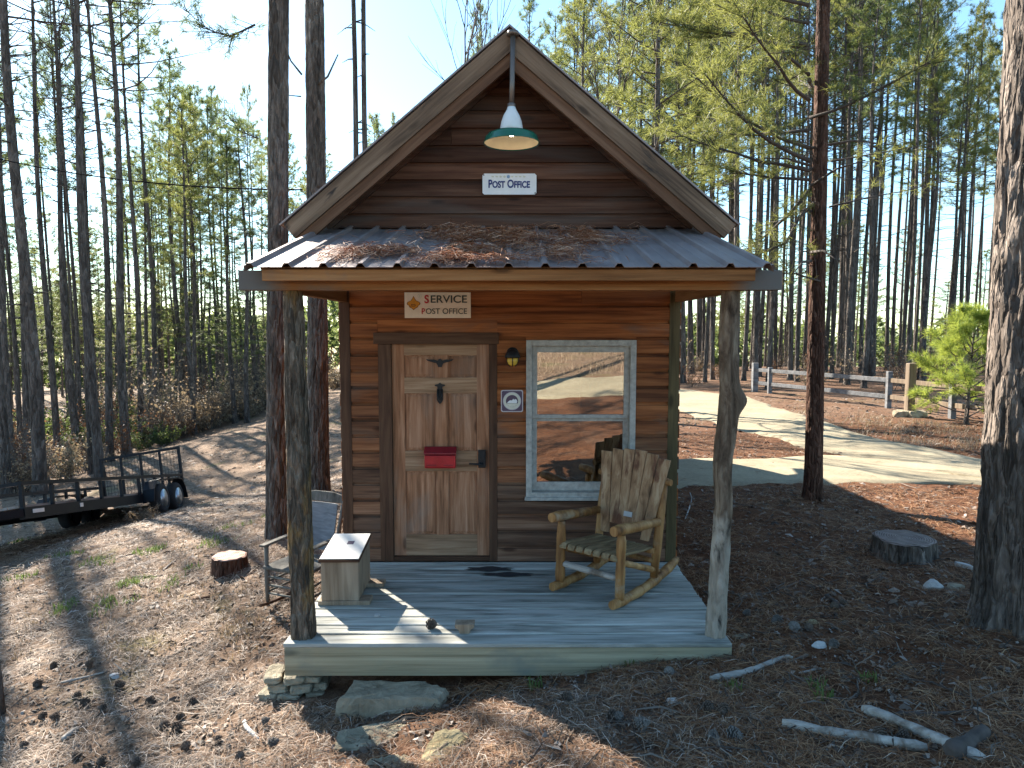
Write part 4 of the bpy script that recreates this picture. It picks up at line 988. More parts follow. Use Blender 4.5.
def rock_mesh(name, sx, sy, sz, seed, mat, flat=.5, detail=3):
    bm = bmesh.new(); bmesh.ops.create_icosphere(bm, subdivisions=detail, radius=1)
    vs = np.array([v.co[:] for v in bm.verts])
    d = 1 + .28 * fbm(vs[:,0]*1.2, vs[:,1]*1.2, vs[:,2]*1.2, seed, 3) + .07 * fbm(vs[:,0]*5, vs[:,1]*5, vs[:,2]*5, seed + 3, 2)
    vs *= d[:, None]
    # facets
    r2 = np.random.default_rng(seed)
    for _ in range(7):
        n = r2.normal(size=3); n /= np.linalg.norm(n); k = r2.uniform(.55, .85); s = vs @ n; over = np.clip(s - k, 0, None); vs -= over[:, None] * n * .92
    vs[:, 2] = np.where(vs[:, 2] > flat, flat + (vs[:, 2] - flat) * .12, vs[:, 2])
    vs *= np.array([sx, sy, sz])
    for v, c in zip(bm.verts, vs): v.co = c
    me = bpy.data.meshes.new(name); bm.to_mesh(me); bm.free(); me.materials.append(mat)
    return me
def rock(px, py, sx, sy, sz, seed, mat, label, name='rock', rz=0, flat=.5, cat='rock', dz=0, parent=None):
    p = hit(px, py) if isinstance(px, (int, float)) and py > 5 else Vector((px, py, Hs(px, py)))
    o = bpy.data.objects.new(name, rock_mesh(name, sx, sy, sz, seed, mat, flat)); COL.objects.link(o)
    o.location = (p.x, p.y, p.z + sz * .2 + dz); o.rotation_euler = (random.uniform(-.08, .08), random.uniform(-.08, .08), rz)
    return tag(o, label, cat)
for k, (dx, dy, s) in enumerate(((-.22, -.05, .2), (.0, -.2, .18), (.2, -.08, .2), (.12, .18, .17), (-.15, .16, .18))):
    me = rock_mesh('foot_stone', s * 1.2, s, s * .9, 60 + k, M_['stone'], .6, 2); o = bpy.data.objects.new('foot_stone', me); COL.objects.link(o); o.parent = pp; o.location = (dx, dy, .05)
def block_mesh(name, sx, sy, sz, seed, mat):
    bm = bmesh.new(); bmesh.ops.create_cube(bm, size=2); bmesh.ops.bevel(bm, geom=bm.edges[:], offset=.18, segments=1, affect='EDGES'); bmesh.ops.subdivide_edges(bm, edges=bm.edges[:], cuts=3, use_grid_fill=True)
    vs = np.array([v.co[:] for v in bm.verts]); d = .22 * fbm(vs[:,0]*1.1, vs[:,1]*1.1, vs[:,2]*1.1, seed, 2) + .06 * fbm(vs[:,0]*5, vs[:,1]*5, vs[:,2]*5, seed + 3, 2)
    vs = vs * (1 + d[:, None]) * np.array([sx, sy, sz])
    for v, c in zip(bm.verts, vs): v.co = c
    me = bpy.data.meshes.new(name); bm.to_mesh(me); bm.free(); me.materials.append(mat); return me
# stone pier under the deck corner
pc_ = Vector((-1.60, 4.90, Hs(-1.6, 4.9)))
pier = thing('stone_pier', 'stack of grey field stones carrying the left front corner of the deck', 'stone pier', pc_)
for k, (dx, dy, dz, sx, sy, sz) in enumerate(((-.19,.02,.0,.075,.11,.032), (-.02,.0,.0,.085,.12,.032), (.14,.03,.0,.065,.11,.03), (-.13,.03,.068,.08,.11,.03), (.04,.01,.07,.08,.12,.032), (.17,.05,.065,.05,.10,.028), (-.17,.02,.132,.065,.11,.026), (-.02,.02,.135,.075,.12,.028), (.13,.03,.13,.065,.11,.026))):
    me = block_mesh('stone', sx, sy, sz, 80 + k, M_['stonedark']); o = bpy.data.objects.new('stone', me); COL.objects.link(o); o.parent = pier; o.location = (dx, dy, dz); o.rotation_euler = (0, 0, random.uniform(-.3, .3))
def slab_stone(x, y, z, outline, th, mat, label, seed, rz=0, tilt=(0, 0), cat='stepping stone'):
    """flat stone with a broken outline"""
    bm = bmesh.new(); n = len(outline); r2 = random.Random(seed)
    pts = []
    for i in range(n):
        a, b = Vector(outline[i]), Vector(outline[(i + 1) % n])
        for k in range(5):
            p = a.lerp(b, k / 5); pts.append(p + Vector((r2.uniform(-.012, .012), r2.uniform(-.012, .012))))
    N = len(pts); c = sum(pts, Vector((0, 0))) / N
    rings = []
    for (sc, zz) in ((1.0, -th * .6), (1.03, 0), (1.0, th * .62), (.95, th * .95), (.7, th * 1.02), (.4, th * 1.0)):
        rings.append([bm.verts.new(((c + (p - c) * sc).x + r2.uniform(-.004, .004), (c + (p - c) * sc).y + r2.uniform(-.004, .004), zz + r2.uniform(-.006, .006))) for p in pts])
    for a, b in zip(rings, rings[1:]):
        for i in range(N): bm.faces.new((a[i], a[(i+1) % N], b[(i+1) % N], b[i]))
    bm.faces.new(rings[-1]); bmesh.ops.recalc_face_normals(bm, faces=bm.faces)
    me = bpy.data.meshes.new('stepping_stone'); bm.to_mesh(me); bm.free(); me.materials.append(mat)
    o = bpy.data.objects.new('stepping_stone', me); COL.objects.link(o); o.location = (x, y, z); o.rotation_euler = (tilt[0], tilt[1], rz)
    return tag(o, label, cat)
g = lambda px, py: hit(px, py)
s1 = on_z(391, 699, -.27)
slab_stone(s1.x, s1.y + .08, -.39, [(-.37,-.07), (-.1,-.085), (.33,-.05), (.37,.08), (.2,.17), (-.34,.17)], .12, M_['stone'], 'long thick grey stone step lying just below the deck edge', 3, R(-2))
s2 = g(372, 742)
slab_stone(s2.x, s2.y, s2.z - .045, [(-.24,-.12), (.05,-.13), (.27,.02), (.22,.13), (-.05,.12), (-.23,.08)], .07, M_['stonedark'], 'flat grey stepping stone half in shade in front of the stone step', 5, R(6), (.03, -.05))
s3 = g(447, 752)
slab_stone(s3.x, s3.y, s3.z - .03, [(-.12,-.15), (.03,-.17), (.12,-.02), (.11,.12), (.0,.17), (-.11,.10)], .06, M_['stoneyellow'], 'buff yellow stepping stone in the sun nearest to the camera', 8, R(-8), (.06, 0))
s4 = g(392, 766)
slab_stone(s4.x, s4.y - .04, s4.z - .03, [(-.15,-.08), (.12,-.08), (.15,.04), (.0,.09), (-.14,.06)], .06, M_['stonedark'], 'small dark stepping stone at the bottom edge in front of the flat grey one', 12, R(10))
# stumps
def stump(px, py, r, hgt, mb, mc, label, seed):
    p = hit(px, py); t = thing('tree_stump', label, 'stump', p)
    rows, seg = 14, 64; zz = np.linspace(-.12, hgt, rows); th = np.linspace(0, 2*math.pi, seg, endpoint=False); T, Z = np.meshgrid(th, zz)
    d = 1 + .10 * fbm(np.cos(T)*1.3, np.sin(T)*1.3, Z*.5, seed, 3) + .09 * fbm(np.cos(T)*6, np.sin(T)*6, Z*3, seed+2, 2)
    fl = 1 + .28 * np.exp(-(Z + .12) / .13) * (1 + .5 * np.sin(5 * T + seed))
    rr = r * d * fl; V = np.stack([rr*np.cos(T), rr*np.sin(T), Z], -1).reshape(-1, 3)
    i, k = np.meshgrid(np.arange(rows-1), np.arange(seg), indexing='ij'); k2 = (k+1) % seg
    Fq = np.stack([i*seg+k, i*seg+k2, (i+1)*seg+k2, (i+1)*seg+k], -1).reshape(-1, 4)
    o = bpy.data.objects.new('bark', np_mesh('bark', V, Fq, mb, True)); COL.objects.link(o); o.parent = t
    m = MB(); top = [(V[(rows-1)*seg+k][0], V[(rows-1)*seg+k][1], hgt - .002) for k in range(seg)]
    rings = []
    for s in (1, .93, .6, .3): rings += [(a*s, b*s, hgt + (.0 if s == 1 else .012) + .008 * math.sin(7*a/r*s + seed) * math.cos(6*b/r*s)) for a, b, _ in top]
    m.add(rings, [(j*seg+k, j*seg+(k+1) % seg, (j+1)*seg+(k+1) % seg, (j+1)*seg+k) for j in range(3) for k in range(seg)] + [tuple(3*seg+k for k in range(seg))]); m.build('cut_face', mc, t, local=True)
    return t
stump(230, 572, .185, .17, M_['barkred'], M_['cutfresh'], 'freshly cut tree stump with pink sawn face on the sunlit slope', 4)
stump(903, 556, .285, .20, M_['barknear'], M_['cutold'], 'old wide grey tree stump in the shade right of the porch', 9)
# dead logs and sticks
def stick(pa, pb, r0, r1, label, mat=None, bend=.03, name='dead_branch', cat='branch', fork=None, seg=14, hgt=None):
    a, b = (hit(*pa) if len(pa) == 2 else Vector(pa)), (hit(*pb) if len(pb) == 2 else Vector(pb))
    n = 14; pts = []; L = (b - a).length; sd = (b - a).cross(Vector((0,0,1))).normalized(); k0 = random.uniform(0, 9)
    for i in range(n + 1):
        t = i / n; p = a.lerp(b, t) + sd * bend * L * (math.sin(math.pi * t) + .35 * math.sin(5 * t + k0))
        p.z = max(Hs(p.x, p.y) + r0 * .65, (a.lerp(b, t)).z + r0 * .65) + .25 * r0 * math.sin(4 * t + k0); pts.append(p)
    rr = [(r0 + (r1 - r0) * i / n) * (1 + random.uniform(-.12, .12)) for i in range(n + 1)]; rr[0] *= .6; rr[-1] *= .6
    m = MB(); m.tube(pts, rr, seg, disp=lambda i, k: .10 * math.sin(k * 2.1 + i * .9 + k0))
    if fork:
        q = pts[int(n * fork[0])]; e = q + (b - a).normalized() * fork[1] + sd * fork[2]; e.z = Hs(e.x, e.y) + r1 * .6 + fork[3]
        m.tube([q, q.lerp(e, .5) + Vector((0, 0, .01)), e], [r1, r1 * .8, r1 * .4], 8)
    o = m.build(name, mat or M_['deadwood'], None, origin=a); return tag(o, label, cat)
stick((782, 728), (927, 752), .030, .026, 'bleached fallen log lying straight across the lower right corner', bend=.01, fork=None, name='fallen_log', cat='log')
stick((861, 716), (985, 767), .028, .034, 'bleached fallen log lying behind the straighter log at lower right', bend=-.035, name='fallen_log', cat='log')
stick((710, 684), (790, 661), .024, .016, 'pale crooked branch on the ground right of the deck corner', bend=.05, fork=(.93, .03, .05, .01))
stick((733, 606), (803, 580), .010, .006, 'long thin tan twig behind the right porch post', M_['twig'], .04, 'twig', 'twig', (.55, .25, -.06, .01))
stick((799, 676), (822, 671), .008, .006, 'short pale stick right of the crooked branch', None, .02, 'twig', 'twig')
stick((826, 598), (844, 610), .022, .018, 'short dark rotten branch piece in the shade between post and old stump', M_['twigdark'], .02)
stick((828, 625), (842, 634), .012, .010, 'short weathered stick near the white stones', M_['twig'], .02, 'twig', 'twig')
stick((999, 655), (1020, 668), .010, .008, 'thin pale stick near the foot of the big right pine', None, .02, 'twig', 'twig')
stick((948, 765), (985, 741), .045, .035, 'thick dark rotten branch near the bottom right corner', M_['twigdark'], .02)
stick((700, 747), (728, 766), .010, .006, 'thin curved pale twig at the bottom right of the lit ground', None, .10, 'twig', 'twig')
stick((525, 710), (581, 692), .011, .006, 'thin branched twig in shade below the deck fascia', M_['twig'], .05, 'twig', 'twig', (.4, .12, .08, .02))
stick((576, 704), (600, 699), .013, .010, 'short grey twig just below the deck fascia', M_['twig'], .02, 'twig', 'twig')
stick((166, 662), (197, 640), .012, .010, 'dark stick on the straw left of the porch', M_['twigdark'], .02, 'twig', 'twig')
stick((60, 688), (108, 676), .010, .007, 'long pale twig on the left slope', None, .03, 'twig', 'twig')
stick((208, 706), (244, 692), .014, .008, 'forked pale branch on the straw near the stone pier', None, .06, 'dead_branch', 'branch', (.5, .1, -.07, .03))
stick((130, 579), (163, 577), .014, .012, 'dark grey stick on the dry grass above the left slope', M_['twigdark'], .02, 'twig', 'twig')
stick((163, 572), (176, 563), .012, .010, 'short pale stick touching the dark grey stick on the grass', None, .02, 'twig', 'twig')
stick((192, 604), (210, 600), .018, .016, 'short reddish bark covered stick below the fresh stump', M_['barkred'], .02, 'twig', 'twig')
stick((195, 583), (215, 574), .008, .006, 'thin twig beside the fresh stump', M_['twig'], .03, 'twig', 'twig')
stick((150, 712), (178, 700), .014, .010, 'dark broken branch among the cones at lower left', M_['twigdark'], .04)
stick((245, 728), (258, 745), .016, .012, 'white peeling branch stub beside dark cones left of the steps', M_['stonewhite'], .05, 'dead_branch', 'branch')
stick((62, 742), (78, 730), .020, .018, 'short pale bark chunk among cones at the lower left', M_['deadwood'], .02)
stick((686, 520), (690, 492), .008, .007, 'thin pale stick leaning against the right side of the cabin', M_['stonewhite'], .02, 'twig', 'twig')
stick((892, 718), (1000, 712), .012, .008, 'dark twig lying right of the bleached logs', M_['twigdark'], .03, 'twig', 'twig')
# stones at right
rock(932, 590, .10, .08, .085, 31, M_['stonewhite'], 'pale pointed stone in the shade left of the big right pine', flat=.9)
rock(955, 588, .10, .05, .05, 33, M_['stone'], 'flat grey stone just right of the pale pointed stone', flat=.6)
rock(964, 570, .035, .10, .05, 34, M_['stonewhite'], 'narrow pale stone standing between the old stump and the big pine', rz=.5)
rock(818, 648, .06, .04, .04, 35, M_['stonewhite'], 'small white stone on the shaded straw right of the porch', flat=.7)
rock(812, 624, .055, .03, .03, 36, M_['stoneyellow'], 'small buff stone on the shaded straw right of the porch', flat=.7)
rock(741, 638, .07, .035, .03, 37, M_['stone'], 'flat grey stone at the foot of the right porch post', flat=.5)
rock(671, 705, .05, .035, .03, 39, M_['stonewhite'], 'small pale stone in the shade below the deck', flat=.7)
rock(115, 680, .05, .035, .03, 40, M_['stonewhite'], 'small white stone on the straw of the left slope', flat=.7)
# pine cones
def cone_mesh(name, L, Rr, seed, mat):
    r2 = random.Random(seed); m = MB(); n = 74
    m.lathe([(0, 0), (Rr * .35, L * .05), (Rr * .42, L * .4), (Rr * .25, L * .8), (0, L)], (0, 0, 0), 10)
    for k in range(n):
        t = k / n; a = k * 2.39996; z = L * (.03 + .93 * t); rr = Rr * (math.sin(math.pi * min(1, .28 + .72 * t) ** .9) * .98 + .05)
        up = .25 + .9 * t + r2.uniform(-.12, .12)
        d = Vector((math.cos(a) * math.cos(up), math.sin(a) * math.cos(up), math.sin(up) * .8)); s = Vector((-math.sin(a), math.cos(a), 0)); w = .010 * (1.15 - .5 * t)
        b = Vector((math.cos(a) * Rr * .3, math.sin(a) * Rr * .3, z - L * .03)); e = b + d * max(.006, rr - Rr * .28); nn = d.cross(s).normalized() * .0022
        m.add([b - s * w * .5, b + s * w * .5, e + s * w, e + d * .004, e - s * w, b - s * w * .5 + nn, b + s * w * .5 + nn, e + s * w + nn * 2, e + d * .004 + nn * 3, e - s * w + nn * 2],
              [(0,1,2,3,4), (9,8,7,6,5), (0,5,6,1), (1,6,7,2), (2,7,8,3), (3,8,9,4), (4,9,5,0)])
    o = m.build(name, mat, None); me = o.data; bpy.data.objects.remove(o); return me
cone_d = [cone_mesh('pine_cone', .105, .052, k, M_['cone']) for k in range(3)]
cone_g = [cone_mesh('pine_cone', .10, .047, 9 + k, M_['conegrey']) for k in range(2)]
spots = [(45,718,0),(60,722,0),(85,705,0),(82,700,0),(115,690,0),(105,712,0),(160,732,0),(172,735,0),(150,705,0),(190,707,0),(178,722,0),(188,755,0),(262,733,1),(268,752,1),(240,765,0),(215,752,0),(38,690,0),(20,750,0),(105,765,0),(72,765,0),(56,668,0),(92,670,0),(140,768,0)]
lab_l = 'dark open pine cone on the sunlit straw of the left slope'
for i, (px, py, gk) in enumerate(spots):
    p = hit(px, min(py, 767)); o = bpy.data.objects.new('pine_cone', (cone_g if gk else cone_d)[i % (2 if gk else 3)]); COL.objects.link(o)
    s = random.uniform(.5, .8); o.scale = (s, s, s); o.location = (p.x, p.y, p.z + .03); o.rotation_euler = (R(90) + random.uniform(-.3, .3), 0, random.uniform(0, 6.28))
    tag(o, lab_l if not gk else 'grey pine cone on the straw just left of the stone pier', 'pine cone', 'pine cones on the left slope' if not gk else 'grey pine cones by the stone pier')
spots = [(668,681,1),(607,722,0),(622,724,1),(647,733,1),(703,714,0),(724,716,0),(717,738,1),(728,736,1),(795,634,1),(808,632,0),(780,624,1),(840,606,0),(836,648,1),(834,610,0),(563,703,0),(880,738,0),(750,618,1),(898,738,0)]
for i, (px, py, gk) in enumerate(spots):
    p = hit(px, py); o = bpy.data.objects.new('pine_cone', (cone_g if gk else cone_d)[i % (2 if gk else 3)]); COL.objects.link(o)
    s = random.uniform(.62, .9); o.scale = (s, s, s); o.location = (p.x, p.y, p.z + .03); o.rotation_euler = (R(90) + random.uniform(-.3, .3), 0, random.uniform(0, 6.28))
    tag(o, 'grey pine cone on the shaded straw right of the steps' if gk else 'dark pine cone on the shaded straw right of the steps', 'pine cone', 'grey pine cones in the shade' if gk else 'dark pine cones in the shade')
p = on_z(428, 624, .03); o = bpy.data.objects.new('pine_cone', cone_d[0]); COL.objects.link(o); o.scale = (.8, .8, .8); o.location = (p.x, p.y, .032); o.rotation_euler = (R(80), 0, 1); tag(o, 'single dark pine cone lying on the sunlit deck boards', 'pine cone')
# ================================================================== GROUND
def grow(a, b, step, lo, hi, g=1.06):
    c = list(np.arange(a, b, step)); s = step; x = c[0]; L = []
    while x > lo: s *= g; x -= s; L.append(x)
    s = step; x = c[-1]; U = []
    while x < hi: s *= g; x += s; U.append(x)
    return np.array(L[::-1] + c + U)
gx = grow(-8, 9, .085, -420, 420); gy = grow(2.4, 14, .085, -420, 420)
GX, GY = np.meshgrid(gx, gy); GZ = H(GX, GY)
def dry_and_sunlit(x, y):
    d = np.clip((-x - .1) / 2.4, 0, 1)
    d = np.maximum(d, np.clip((y - 16) / 8, 0, .45)); d = np.maximum(d, np.clip((-y - 8.5) / 2, 0, 1))
    d = np.maximum(d, .55 * np.exp(-((x - .3) / 1.0) ** 2 - ((y - 3.9) / .8) ** 2))  # tan patch on the front mound: sunlight put into the ground colour
    return d
nx_, ny_ = len(gx), len(gy)
i, j = np.meshgrid(np.arange(ny_ - 1), np.arange(nx_ - 1), indexing='ij')
me = np_mesh('ground', np.stack([GX, GY, GZ], -1).reshape(-1, 3), np.stack([i*nx_+j, i*nx_+j+1, (i+1)*nx_+j+1, (i+1)*nx_+j], -1).reshape(-1, 4), M_['ground'], True)
at_ = me.attributes.new('dry', 'FLOAT', 'POINT'); at_.data.foreach_set('value', dry_and_sunlit(GX, GY).ravel().astype(np.float32))
o = bpy.data.objects.new('ground', me); COL.objects.link(o); tag(o, 'forest floor of brown pine straw and tan grass', None, None, 'structure')

# road: quads between two edge lines, draped on the ground
def rd(px, py): p = hit(px, py); return (p.x, p.y)
E1, E2, E3, E4, E5 = rd(678,388), rd(745,396.5), rd(805,416), rd(880,440), rd(990,462)
N1, N2, N3, TIP = rd(678,412), rd(742,431), rd(800,447), rd(846,453.5)
B1, B2 = rd(762,460), rd(680,460); C0, C1, C2 = rd(990,487.5), rd(830,483), rd(680,488)
mainp = [((3.5,40),(0,31)), (E1, N1), (E2, N2), (E3, N3), (E4, TIP), (E5, C0), ((E5[0]+2.2, E5[1]-1.3), (C0[0]+2.4, C0[1]-1.5)), ((14.5,9.0),(13,6.2)), ((22,6.0),(20,3.4)), ((26,0),(22.5,-.6)), ((21,-7.5),(19,-4.8)), ((10,-10),(10,-6.6)), ((0,-10),(0,-6.4)), ((-12,-9),(-12,-5.6)), ((-32,-6),(-30,-3))]
spur = [((E5[0] + .4, E5[1] - 1.0), (C0[0] + 1.8, C0[1] - 1.1)), (TIP, C0), (B1, C1), (B2, C2), ((1.75, B2[1] + .1), (1.75, C2[1]))]
def quad_strip(pairs, wig):
    V = []; Q = []; nu = 16; last = 0
    rows = []
    for (a0, b0), (a1, b1) in zip(pairs, pairs[1:]):
        L = max(math.dist(a0, a1), math.dist(b0, b1)); n = max(2, int(L / .35))
        for k in range(n): t = k / n; rows.append((np.array(a0)*(1-t)+np.array(a1)*t, np.array(b0)*(1-t)+np.array(b1)*t))
    rows.append((np.array(pairs[-1][0]), np.array(pairs[-1][1])))
    A = np.array([r[0] for r in rows]); B = np.array([r[1] for r in rows])
    for _ in range(4):
        A[1:-1] = (A[:-2] + 2*A[1:-1] + A[2:]) / 4; B[1:-1] = (B[:-2] + 2*B[1:-1] + B[2:]) / 4
    u = np.linspace(0, 1, nu)
    P = A[:, None, :] * (1 - u)[None, :, None] + B[:, None, :] * u[None, :, None]
    ed = np.zeros(nu); ed[0] = ed[-1] = 1
    P = P + (fbm(P[..., 0]*1.3, P[..., 1]*1.3, 0, 77, 3)[..., None] * .42) * ed[None, :, None] * wig
    lift = np.where((u < .01) | (u > .99), -.03, .028)
    Zr = h0(P[..., 0], P[..., 1]) + .012 + lift[None, :] + .05 * fbm(P[..., 0]*1.1, P[..., 1]*1.1, 0, 3, 4)
    V = np.concatenate([P, Zr[..., None]], -1).reshape(-1, 3); R_ = len(A)
    i, j = np.meshgrid(np.arange(R_-1), np.arange(nu-1), indexing='ij')
    return V, np.stack([i*nu+j, i*nu+j+1, (i+1)*nu+j+1, (i+1)*nu+j], -1).reshape(-1, 4)
for nm, pr_, dz in (('road', mainp, 0), ('road_spur', spur, -.008)):
    V, Q = quad_strip(pr_, 1); V[:, 2] += dz
    o = bpy.data.objects.new(nm, np_mesh(nm, V, Q, M_['road'], True)); COL.objects.link(o); tag(o, 'pale gravel road', None, None, 'structure')
def in_poly(x, y, poly):
    r = np.zeros(x.shape, bool); n = len(poly)
    for k in range(n):
        x0, y0 = poly[k]; x1, y1 = poly[(k+1) % n]
        c = ((y0 > y) != (y1 > y)); r ^= c & (x < (x1 - x0) * (y - y0) / (y1 - y0 + 1e-12) + x0)
    return r
road_poly = [p[0] for p in mainp[:10]] + [p[1] for p in mainp[:10]][::-1]
spur_poly = [TIP, B1, B2, (1.75, B2[1]), (1.75, C2[1]), C2, C1, C0]
def on_road(x, y): return in_poly(x, y, road_poly) | in_poly(x, y, spur_poly)
def blocked(x, y):
    return ((x > DL - .0) & (x < DR + .0) & (y > DF - .0) & (y < YR)) 

# ------------------------------------------------------------------ pine straw, litter
def ribbons(P, az, L, w, arch, tilt, roll=None):
    """bent two-quad ribbons centred on P"""
    n = len(P); d = np.stack([np.cos(az), np.sin(az), tilt], -1); s = np.stack([-np.sin(az), np.cos(az), rng.normal(0, .35, n)], -1)
    cv = rng.normal(0, .12, n)[:, None] * np.stack([-np.sin(az), np.cos(az), 0*az], -1) * L[:, None]
    a = P - d * L[:, None] / 2 + cv; b = P + d * L[:, None] / 2 + cv; m = P + np.stack([0*az, 0*az, arch], -1)
    hw = s * w[:, None] / 2
    V = np.stack([a - hw*.5, a + hw*.5, m - hw, m + hw, b - hw*.4, b + hw*.4], 1).reshape(-1, 3)
    k = np.arange(n)[:, None] * 6
    F4 = np.concatenate([k + np.array([[0,1,3,2]]), k + np.array([[2,3,5,4]])], 0)
    return V, F4
def scatter(n, d0, d1, ang=46):
    u = rng.random(n); d = d0 * (d1 / d0) ** u; a = R(90) + R(1) * rng.uniform(-ang, ang, n)
    return d * np.cos(a), d * np.sin(a), d
def straw_field(n, d0, d1):
    x, y, d = scatter(n, d0, d1)
    keep = ~blocked(x, y); rd_ = on_road(x, y); keep &= ~rd_ | (rng.random(n) < .10)
    cl = vn(x * 2.2, y * 2.2, 0, 55) * .5 + vn(x * 6, y * 6, 0, 56) * .5; keep &= rng.random(n) < np.clip(cl * 3.4 - 1.0, .05, 1)
    x, y, d = x[keep], y[keep], d[keep]; n = len(x)
    L = rng.uniform(.09, .20, n); w = .0024 * np.sqrt(d / 4) * rng.uniform(.7, 1.3, n)
    az = vn(x * 3, y * 3, 0, 61) * 9 + rng.normal(0, 1.0, n); arch = rng.uniform(.004, .024, n)
    P = np.stack([x, y, H(x, y) + .004 + rng.exponential(.007, n)], -1)
    dr = dry_and_sunlit(x, y) + rng.normal(0, .25, n)
    return P, az, L, w, arch, dr
P, az, L, w, arch, dr = straw_field(230000, 3.0, 17)
for nm, msk, lab in (('pine_straw', dr <= .42, 'reddish brown pine needles covering the ground'), ('dry_straw', dr > .42, 'tan dead grass and needles covering the left slope and, tinted as if sunlit, the front mound')):
    V, Q = ribbons(P[msk], az[msk], L[msk], w[msk], arch[msk], rng.normal(0, .10, msk.sum()))
    o = bpy.data.objects.new(nm, np_mesh(nm, V, Q, M_['straw' if nm == 'pine_straw' else 'strawdry'])); COL.objects.link(o); tag(o, lab, 'pine straw' if nm == 'pine_straw' else 'dry straw', None, 'stuff')
x, y, d = scatter(42000, 3.0, 26)
keep = ~blocked(x, y) & (~on_road(x, y) | (rng.random(len(x)) < .10)); x, y, d = x[keep], y[keep], d[keep]; n = len(x)
P = np.stack([x, y, H(x, y) + .008], -1); big = rng.random(n) ** 4
V, Q = ribbons(P, rng.uniform(0, 6.28, n), (.018 + .06 * big) * np.sqrt(d / 5), (.012 + .022 * big) * np.sqrt(d / 5), rng.uniform(.002, .014, n), rng.normal(0, .2, n))
o = bpy.data.objects.new('forest_litter', np_mesh('forest_litter', V, Q, M_['litter'])); COL.objects.link(o); tag(o, 'small bark flakes, twigs and dead leaves strewn over the ground', 'litter', None, 'stuff')
# small dark twigs
x, y, d = scatter(3600, 3.0, 20)
keep = ~blocked(x, y) & ~on_road(x, y); x, y, d = x[keep], y[keep], d[keep]; n = len(x)
P = np.stack([x, y, H(x, y) + .016], -1)
V, Q = ribbons(P, rng.uniform(0, 6.28, n), rng.uniform(.08, .45, n) * (.6 + .4 * rng.random(n)), rng.uniform(.005, .012, n), rng.uniform(.003, .03, n), rng.normal(0, .08, n))
o = bpy.data.objects.new('twig_litter', np_mesh('twig_litter', V, Q, M_['twiglitter'])); COL.objects.link(o); tag(o, 'thin dark twigs lying all over the straw', 'twig litter', None, 'stuff')
# straw heaps on the porch roof
n = 26000; x = rng.uniform(-1.7, 1.25, n); t = rng.uniform(.0, 1, n)
ctr = .16 + .26 * (x + 1.7) / 2.7
dens = np.exp(-((t - .17 - .05 * np.sin(x * 5)) / .17) ** 2) * np.clip((x + 1.45) / .35, 0, 1) * np.clip((.85 - x) / .7, 0, 1) + .95 * np.exp(-((t - .64 - .03 * np.sin(x * 7)) / .16) ** 2) * np.clip((x + .85) / .5, 0, 1) * np.clip((1.15 - x) / .5, 0, 1) + .6 * np.exp(-((t - .35) / .25) ** 2 - ((x + .35) / .5) ** 2)
keep = rng.random(n) < dens * np.clip(vn(x * 5, t * 8, 0, 71) * 2.6 - .85, .03, 1.1); x, t = x[keep], t[keep]; n = len(x)
slope = (zb_ - ze) / (yb_ - ye)
P = np.stack([x, ye + (yb_ - ye) * t, ze + (zb_ - ze) * t + .008 + rng.exponential(.012, n) + .055 * np.clip(vn(x * 5, t * 8, 0, 71) - .45, 0, 1) * rng.random(n) * 2], -1)
V, Q = ribbons(P, rng.normal(0, .9, n) + (rng.random(n) < .5) * 1.3, rng.uniform(.10, .22, n), np.full(n, .0042), rng.uniform(.004, .03, n), rng.normal(0, .12, n))
o = bpy.data.objects.new('roof_straw', np_mesh('roof_straw', V, Q, M_['strawroof'])); COL.objects.link(o); tag(o, 'rusty pine straw heaped between the ribs of the porch roof', 'pine straw', None, 'stuff')
# grass
def grass(nm, spots, mat, lab, cat):
    Ps = []; 
    for (x, y, r, n, L) in spots:
        a = rng.uniform(0, 6.28, n); q = r * np.sqrt(rng.random(n)); Ps.append(np.stack([x + q*np.cos(a), y + q*np.sin(a), rng.uniform(.5, 1, n) * L], -1))
    A = np.concatenate(Ps); n = len(A); b = np.stack([A[:,0], A[:,1], H(A[:,0], A[:,1])], -1)
    az = rng.uniform(0, 6.28, n); lean = rng.uniform(.1, .8, n); w = .0035 + .003 * rng.random(n)
    s = np.stack([-np.sin(az), np.cos(az), 0*az], -1) * w[:, None]; d = np.stack([np.cos(az)*lean, np.sin(az)*lean, 1 - .3*lean], -1) * A[:, 2:3]
    m = b + d * .55; t = b + d * np.array([1.25, 1.25, .9])
    V = np.stack([b - s, b + s, m + s*.8, m - s*.8, t - s*.15, t + s*.15], 1).reshape(-1, 3); k = np.arange(n)[:, None]*6
    o = bpy.data.objects.new(nm, np_mesh(nm, V, np.concatenate([k + np.array([[0,1,2,3]]), k + np.array([[3,2,5,4]])]), mat)); COL.objects.link(o); tag(o, lab, cat, None, 'stuff')
sp = []
for px, py in ((75,610),(112,607),(145,552),(160,548),(100,560),(172,580),(128,585),(70,555),(5,545),(240,525),(215,545),(300,450),(285,465),(20,580)):
    p = hit(px, py); sp += [(p.x + random.gauss(0,.12), p.y + random.gauss(0,.12), .12, 28, .10) for _ in range(4)]
for px, py in ((540,668),(545,672),(626,672),(535,690),(822,700),(818,690),(735,690),(870,680)): p = hit(px, py); sp.append((p.x, p.y, .06, 22, .10))
grass('grass', sp, M_['grass'], 'small green grass tufts on the slope and by the deck', 'grass')
sp = []
for _ in range(420):
    px, py = random.uniform(0, 300), 420 + 240 * random.random() ** 1.6; p = hit(px, py)
    if p.y < 26: sp.append((p.x, p.y, .2, 14, random.uniform(.03, .09)))
